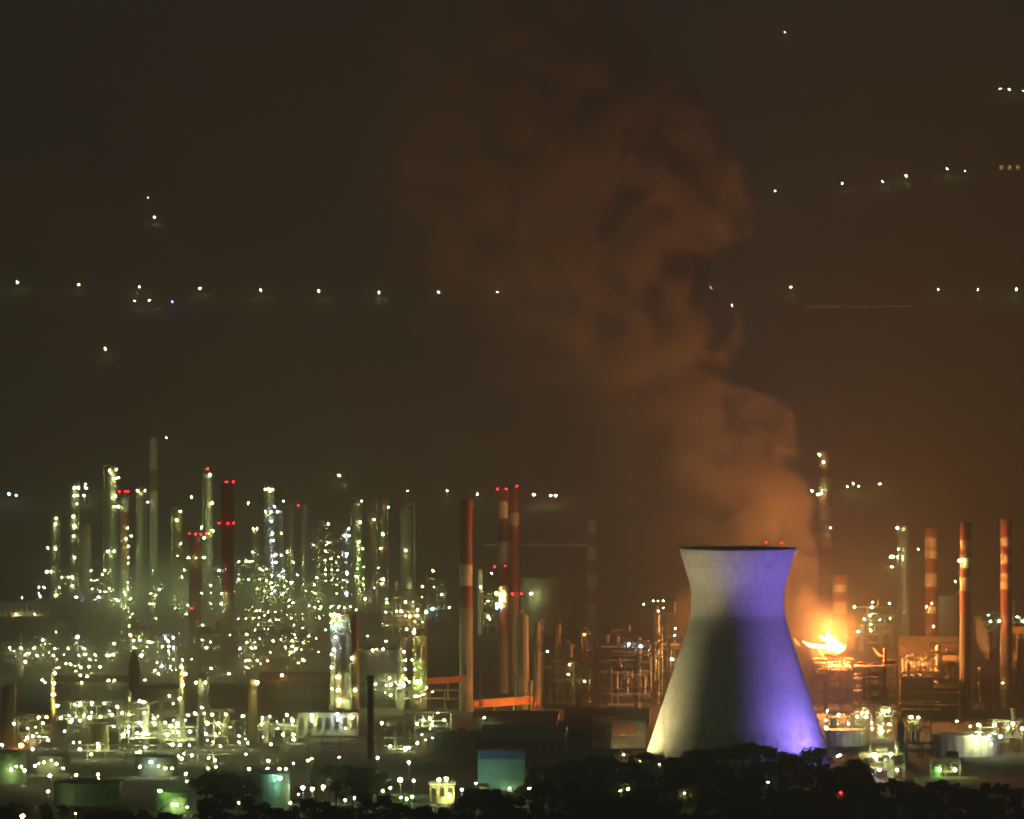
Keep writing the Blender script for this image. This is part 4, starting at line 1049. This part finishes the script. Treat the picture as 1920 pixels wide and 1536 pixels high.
for a, b_, lab in ZN:
    ts = sorted([q for q in TREES if a <= q[0] < b_], key=lambda q: q[1])
    order = {id(q): k for k, q in enumerate(sorted(ts[:max(1, len(ts) // 4)], key=lambda q: q[0]))}
    for i, q in enumerate(ts):
        crest = i < max(1, len(ts) // 4)
        tag(q[3], lab + (f', {ORD[order[id(q)] % 20]} on its crest' if crest else ', lower in the mass'), 'tree', lab.replace('dark tree', 'trees') + (' crest' if crest else ' mass'))

# ------------------------------------------------------------------ fire on the burning structure
FY = gY(1338) + 6.0
fk = FY / F_PX
fo = at(1560, 1224, FY)
fire = thing('fire', fo, 'blazing white and orange flames on top of the burning structure', 'fire')
def fpt(px, py, dy=0.0):
    p = at(px, py, FY + dy); return p - fo
def flame(name, pts, radii, m, seed, n=14, sub=6):
    P, Rr = [], []
    for i in range(len(pts) - 1):
        for k in range(sub):
            t = k / sub; P.append(pts[i].lerp(pts[i + 1], t)); Rr.append(radii[i] + (radii[i + 1] - radii[i]) * t)
    P.append(pts[-1]); Rr.append(radii[-1])
    q = MB().tube(P, 1, n, radii=[r * fk for r in Rr], ref=(0, 1, 0))
    q.v = [tuple(Vector(v) + noise.noise_vector(Vector(v) * .55 + Vector((seed, 0, 0))) * .55 + noise.noise_vector(Vector(v) * 1.5 + Vector((seed, 3, 0))) * .3) for v in q.v]
    return q.build(name, m, fire, smooth=True)
flame('flame', [fpt(1550, 1183), fpt(1553, 1193), fpt(1558, 1202), fpt(1566, 1211), fpt(1575, 1215), fpt(1585, 1212)], [.8, 4.5, 8, 10, 7.5, 1.0], 'flame_core', 1)
flame('flame', [fpt(1549, 1214, 1), fpt(1558, 1218, 1), fpt(1567, 1220, 1), fpt(1576, 1222, 1)], [2, 5.5, 5.5, 1.5], 'flame_core', 5)
flame('flame', [fpt(1536, 1192, -1), fpt(1542, 1195, -1), fpt(1549, 1199, -1), fpt(1556, 1206, -1)], [.8, 2.6, 4, 5], 'flame_core', 9)
flame('flame', [fpt(1556, 1213), fpt(1540, 1212), fpt(1526, 1211.5), fpt(1516, 1210), fpt(1506, 1203)], [3.5, 3.2, 3.0, 2.2, .7], 'flame_core', 13)
flame('flame', [fpt(1570, 1226, -2), fpt(1545, 1222, -2), fpt(1534, 1219, -2)], [2.4, 3, .8], 'flame_edge', 17)
flame('flame', [fpt(1500, 1210, 2), fpt(1494, 1204, 2), fpt(1489, 1196, 2)], [.8, 1.6, .5], 'flame_edge', 21)
flame('flame', [fpt(1636, 1214, 4), fpt(1643, 1222, 4), fpt(1650, 1230, 4), fpt(1657, 1228, 4)], [.8, 1.8, 1.8, .6], 'flame_edge', 25)
def fire_light(loc, watts, rad, col=(1.0, 0.335, 0.073)):
    ld = bpy.data.lights.new('glow', 'POINT'); ld.energy, ld.color, ld.shadow_soft_size = watts, col, rad
    return link('glow', ld, fire, loc)
fire_light(fpt(1560, 1206, -5), 600000, 1.8)
fire_light(fpt(1557, 1178, 0), 1150000, 2.0)
fire_light(fpt(1530, 1203, -4), 380000, 1.5)
fire_light(fpt(1592, 1204, -6), 380000, 1.2)

# ------------------------------------------------------------------ smoke, steam and haze
class G:
    """small maths helper for the node trees that fill the smoke and steam"""
    def __init__(s, N, L): s.N, s.L = N, L
    def put(s, v, sock):
        if isinstance(v, (int, float)): sock.default_value = v
        elif isinstance(v, tuple): sock.default_value = v
        else: s.L.new(v, sock)
    def m(s, op, *a, clamp=False):
        n = s.N.new('ShaderNodeMath'); n.operation = op; n.use_clamp = clamp
        for i, v in enumerate(a): s.put(v, n.inputs[i])
        return n.outputs[0]
    def smooth(s, x, a, b_):
        n = s.N.new('ShaderNodeMapRange'); n.interpolation_type = 'SMOOTHSTEP'
        s.put(x, n.inputs[0])
        for i, v in ((1, a), (2, b_), (3, 0.0), (4, 1.0)): n.inputs[i].default_value = v
        return n.outputs[0]
    def curve(s, x, pts):
        n = s.N.new('ShaderNodeFloatCurve'); c = n.mapping.curves[0]
        c.points[0].location = pts[0]; c.points[1].location = pts[-1]
        for q in pts[1:-1]: c.points.new(*q)
        n.mapping.update(); s.put(x, n.inputs['Value'])
        return n.outputs[0]
    def vadd(s, a, b_, op='ADD'):
        n = s.N.new('ShaderNodeVectorMath'); n.operation = op
        s.put(a, n.inputs[0]); s.put(b_, n.inputs[1]); return n.outputs[0]
    def noise(s, vec, scale, detail=2.0, rough=.5, color=False):
        n = s.N.new('ShaderNodeTexNoise'); n.inputs['Scale'].default_value = scale; n.inputs['Detail'].default_value = detail; n.inputs['Roughness'].default_value = rough
        s.put(vec, n.inputs['Vector']); return n.outputs['Color' if color else 0]
    def cells(s, vec, scale):
        n = s.N.new('ShaderNodeTexVoronoi'); n.feature = 'F1'; n.inputs['Scale'].default_value = scale
        s.put(vec, n.inputs['Vector']); return n.outputs['Distance']
def cloud(name, label, cat, loc, lo, hi, voxel, density, color, rate=1.0):
    """closed body of smoke: a density grid filled by fields, shaded with one even volume material"""
    m = new_mat(name + '_volume')
    N, L = m.node_tree.nodes, m.node_tree.links
    N.remove(N['Principled BSDF'])
    pv = N.new('ShaderNodeVolumePrincipled'); pv.inputs['Color'].default_value = (*color, 1)
    pv.inputs['Density'].default_value = 1.0; pv.inputs['Density Attribute'].default_value = 'density'
    L.new(pv.outputs[0], N['Material Output'].inputs['Volume'])
    m.cycles.volume_step_rate = rate
    MATS[name + '_volume'] = m
    o = MB().box([(a + b_) / 2 for a, b_ in zip(lo, hi)], [b_ - a for a, b_ in zip(lo, hi)]).build(name, m, None, loc)
    ng = bpy.data.node_groups.new(name + '_field', 'GeometryNodeTree')
    ng.interface.new_socket('Geometry', in_out='INPUT', socket_type='NodeSocketGeometry')
    ng.interface.new_socket('Geometry', in_out='OUTPUT', socket_type='NodeSocketGeometry')
    N, L = ng.nodes, ng.links
    N.new('NodeGroupInput'); out = N.new('NodeGroupOutput')
    pos = N.new('GeometryNodeInputPosition'); sp = N.new('ShaderNodeSeparateXYZ'); L.new(pos.outputs[0], sp.inputs[0])
    vc = N.new('GeometryNodeVolumeCube'); vc.inputs['Min'].default_value = lo; vc.inputs['Max'].default_value = hi
    for ax, a, b_ in zip('XYZ', lo, hi): vc.inputs['Resolution ' + ax].default_value = max(8, int((b_ - a) / voxel))
    L.new(density(G(N, L), pos.outputs[0], *sp.outputs), vc.inputs['Density'])
    sm = N.new('GeometryNodeSetMaterial'); sm.inputs['Material'].default_value = m
    L.new(vc.outputs[0], sm.inputs['Geometry']); L.new(sm.outputs[0], out.inputs[0])
    md = o.modifiers.new('field', 'NODES'); md.node_group = ng
    return tag(o, label, cat, kind='stuff')
SY = FY + 10.0
sk = SY / F_PX
def sx(px): return at(px, 768, SY).x
def szz(py): return at(960, py, SY).z
Z0, Z1 = szz(1218), szz(-90)
X0, X1 = sx(620), sx(1640)
# sharp billowing edge toward the fire side, long soft tail on the other: picture row, then pixel column / tail length / share of density
EDGE = [(1218, 1562), (1190, 1566), (1150, 1566), (1100, 1552), (1060, 1536), (1000, 1532), (930, 1536), (880, 1530), (820, 1518), (775, 1494), (738, 1462), (716, 1392), (690, 1400), (640, 1412), (590, 1410), (545, 1388), (520, 1374), (480, 1392), (420, 1436), (360, 1448), (300, 1424), (230, 1408), (150, 1380), (90, 1330), (0, 1290), (-90, 1240)]
TAIL = [(1218, 26), (1190, 36), (1150, 60), (1100, 90), (1000, 115), (880, 145), (735, 165), (640, 205), (560, 245), (470, 300), (380, 390), (250, 470), (100, 490), (-90, 490)]
DENS = [(1218, .02), (1195, .05), (1160, .20), (1100, .42), (1040, .52), (930, .62), (800, .80), (735, .9), (600, .9), (400, .8), (200, .6), (60, .35), (-90, .2)]
SMOKE = 0.15
def smoke_field(q, pos, x, y, z):
    zt = q.m('DIVIDE', q.m('SUBTRACT', z, Z0), Z1 - Z0, clamp=True)
    nz = lambda py: (szz(py) - Z0) / (Z1 - Z0)
    e = q.curve(zt, [(nz(a), (sx(b_) - X0) / (X1 - X0)) for a, b_ in EDGE])
    tl = q.curve(zt, [(nz(a), b_ / 500.0) for a, b_ in TAIL])
    dn = q.curve(zt, [(nz(a), b_) for a, b_ in DENS])
    edge = q.m('MULTIPLY_ADD', e, X1 - X0, X0 + 9.0 * sk)
    warp = q.vadd(q.vadd(q.noise(pos, .03, 2.0, .5, True), (.5, .5, .5), 'SUBTRACT'), (26.0, 26.0, 26.0), 'MULTIPLY')
    wp = q.vadd(pos, warp)
    size = q.m('MULTIPLY_ADD', tl, .8, .40)                              # lobes grow as the plume rises
    bulge = q.m('MULTIPLY_ADD', q.cells(wp, .032), -19.0, 9.0)
    low = q.m('SUBTRACT', 1.0, q.smooth(zt, .12, .60))                     # crisp small lobes low down, softer above
    bulge = q.m('ADD', bulge, q.m('MULTIPLY', q.m('MULTIPLY_ADD', q.cells(wp, .065), -15.0, 7.0), q.m('MULTIPLY_ADD', low, .65, .45)))
    bulge = q.m('ADD', bulge, q.m('MULTIPLY', q.m('MULTIPLY_ADD', q.cells(wp, .15), -9.0, 4.0), q.m('MULTIPLY_ADD', low, 1.2, .25)))
    bulge = q.m('MULTIPLY', bulge, size)
    half = q.m('MULTIPLY_ADD', tl, 52.0, 7.0)                             # half depth of the plume
    yc = q.m('MULTIPLY_ADD', q.m('POWER', zt, .60), 190.0, 5.0)                    # it drifts away from the camera as it rises
    yy = q.m('DIVIDE', q.m('SUBTRACT', y, yc), half)
    u = q.m('ADD', q.m('SUBTRACT', edge, x), bulge)
    u = q.m('SUBTRACT', u, q.m('MULTIPLY', q.m('MULTIPLY', yy, yy), q.m('MULTIPLY', half, 1.1)))
    inside = q.smooth(q.m('DIVIDE', u, q.m('MULTIPLY_ADD', tl, 8.0, 2.5)), 0.0, 1.0)
    far = q.m('DIVIDE', q.m('MAXIMUM', u, 0.0), q.m('MULTIPLY', tl, 500.0 * sk * .55))
    tail = q.m('POWER', 2.718, q.m('MULTIPLY', far, -1.0))
    fine = q.noise(wp, .05, 5.0, .62)
    clump = q.m('MULTIPLY_ADD', q.smooth(fine, .42, .60), 1.5, .06)
    fall = q.smooth(q.m('MULTIPLY', yy, yy), 1.0, .55)
    gate = q.smooth(q.m('SUBTRACT', x, X0), 0.0, 60.0)
    d = q.m('MULTIPLY', q.m('MULTIPLY', inside, tail), q.m('MULTIPLY', clump, fall))
    d = q.m('MULTIPLY', q.m('MULTIPLY', d, dn), q.m('MULTIPLY', gate, SMOKE))
    return q.m('MULTIPLY', d, q.m('GREATER_THAN', d, 0.0002))
cloud('smoke', 'thick brown smoke plume leaning away from the fire, lit from below', 'smoke', (0, SY, 0), (X0, -30, Z0), (X1, 255, Z1), 2.0, smoke_field, (0.92, 0.79, 0.66), 2.0)
def puff(name, label, px0, px1, py0, py1, Y, dens, seed, lean=0.0, col=(.8, .8, .78), scale=.12, depth=None, lo=.42, voxel=1.0):
    """drifting vapour: soft ellipsoid broken up by noise"""
    k = Y / F_PX
    c = at((px0 + px1) / 2, (py0 + py1) / 2, Y); w, h = (px1 - px0) * k, (py1 - py0) * k; dd = depth or max(6.0, min(w, h) * .8)
    def field(q, pos, x, y, z):
        nn = q.noise(q.vadd(pos, (seed * 17.0, 0.0, 0.0)), scale, 4.0, .6)
        zz = q.m('DIVIDE', z, h / 2)
        xx = q.m('DIVIDE', q.m('SUBTRACT', x, q.m('MULTIPLY', zz, lean * w / 2)), w / 2 * (1 - abs(lean)))
        yy = q.m('DIVIDE', y, dd / 2)
        r2 = q.m('ADD', q.m('ADD', q.m('MULTIPLY', xx, xx), q.m('MULTIPLY', yy, yy)), q.m('MULTIPLY', zz, zz))
        body = q.m('SUBTRACT', 1.0, q.m('SQRT', r2), clamp=True)
        d = q.smooth(q.m('ADD', nn, q.m('MULTIPLY_ADD', body, .5, -.25)), lo, lo + .25)
        return q.m('MULTIPLY', q.m('MULTIPLY', d, q.smooth(body, 0.0, .35)), dens)
    return cloud(name, label, 'steam' if 'steam' in name else 'vapour' if 'vapour' in name else 'smoke', c, (-w / 2, -dd / 2, -h / 2), (w / 2, dd / 2, h / 2), voxel, field, col, 1.5)
puff('steam', 'white steam cloud drifting among the green lit columns', 530, 720, 1050, 1150, gY(1180) - 3, .10, 1, .3, scale=.09)
puff('steam', 'small white steam puff above the brown structure', 540, 590, 1125, 1175, gY(1196) - 8, .14, 2, 0, scale=.16, voxel=.7)
puff('steam', 'orange lit steam plume rising beside the dark banded chimney', 1812, 1872, 1145, 1246, gY(1322), .30, 3, -.45, scale=.16, lo=.30, voxel=.6)
puff('smoke_drift', 'low orange smoke drifting out behind the cooling tower', 1190, 1420, 1040, 1320, gY(1345), .012, 4, 0, (.6, .5, .42), .05, 50, voxel=2.0)
puff('vapour', 'thin lit vapour hanging over the crowded works', -160, 900, 1040, 1440, 3100, .0030, 5, 0, (.9, .94, .84), .006, 1300, .30, 14.0)
puff('flame_halo', 'thin smoke added round the flames to give them a halo', 1460, 1640, 1110, 1262, FY, .0010, 6, 0, (.9, .75, .6), .10, 40, .30, 1.4)  # thin body added so the fire gets a wider glow
hz = new_mat('haze')
N, L = hz.node_tree.nodes, hz.node_tree.links
N.remove(N['Principled BSDF'])
pv = N.new('ShaderNodeVolumePrincipled')
pv.inputs['Density'].default_value = 0.00031
pv.inputs['Color'].default_value = (0.92, 0.92, 0.92, 1)
L.new(pv.outputs[0], N['Material Output'].inputs['Volume'])
MATS['haze'] = hz
top = max(max(v[2] for v in vs_ground), CAM_H) + 8.0
ho = MB().box((0, 3450, top / 2 - .5), (12600, 8700, top + 1)).build('haze', 'haze')
tag(ho, 'thin night haze over the whole works and hills', 'haze', kind='stuff')
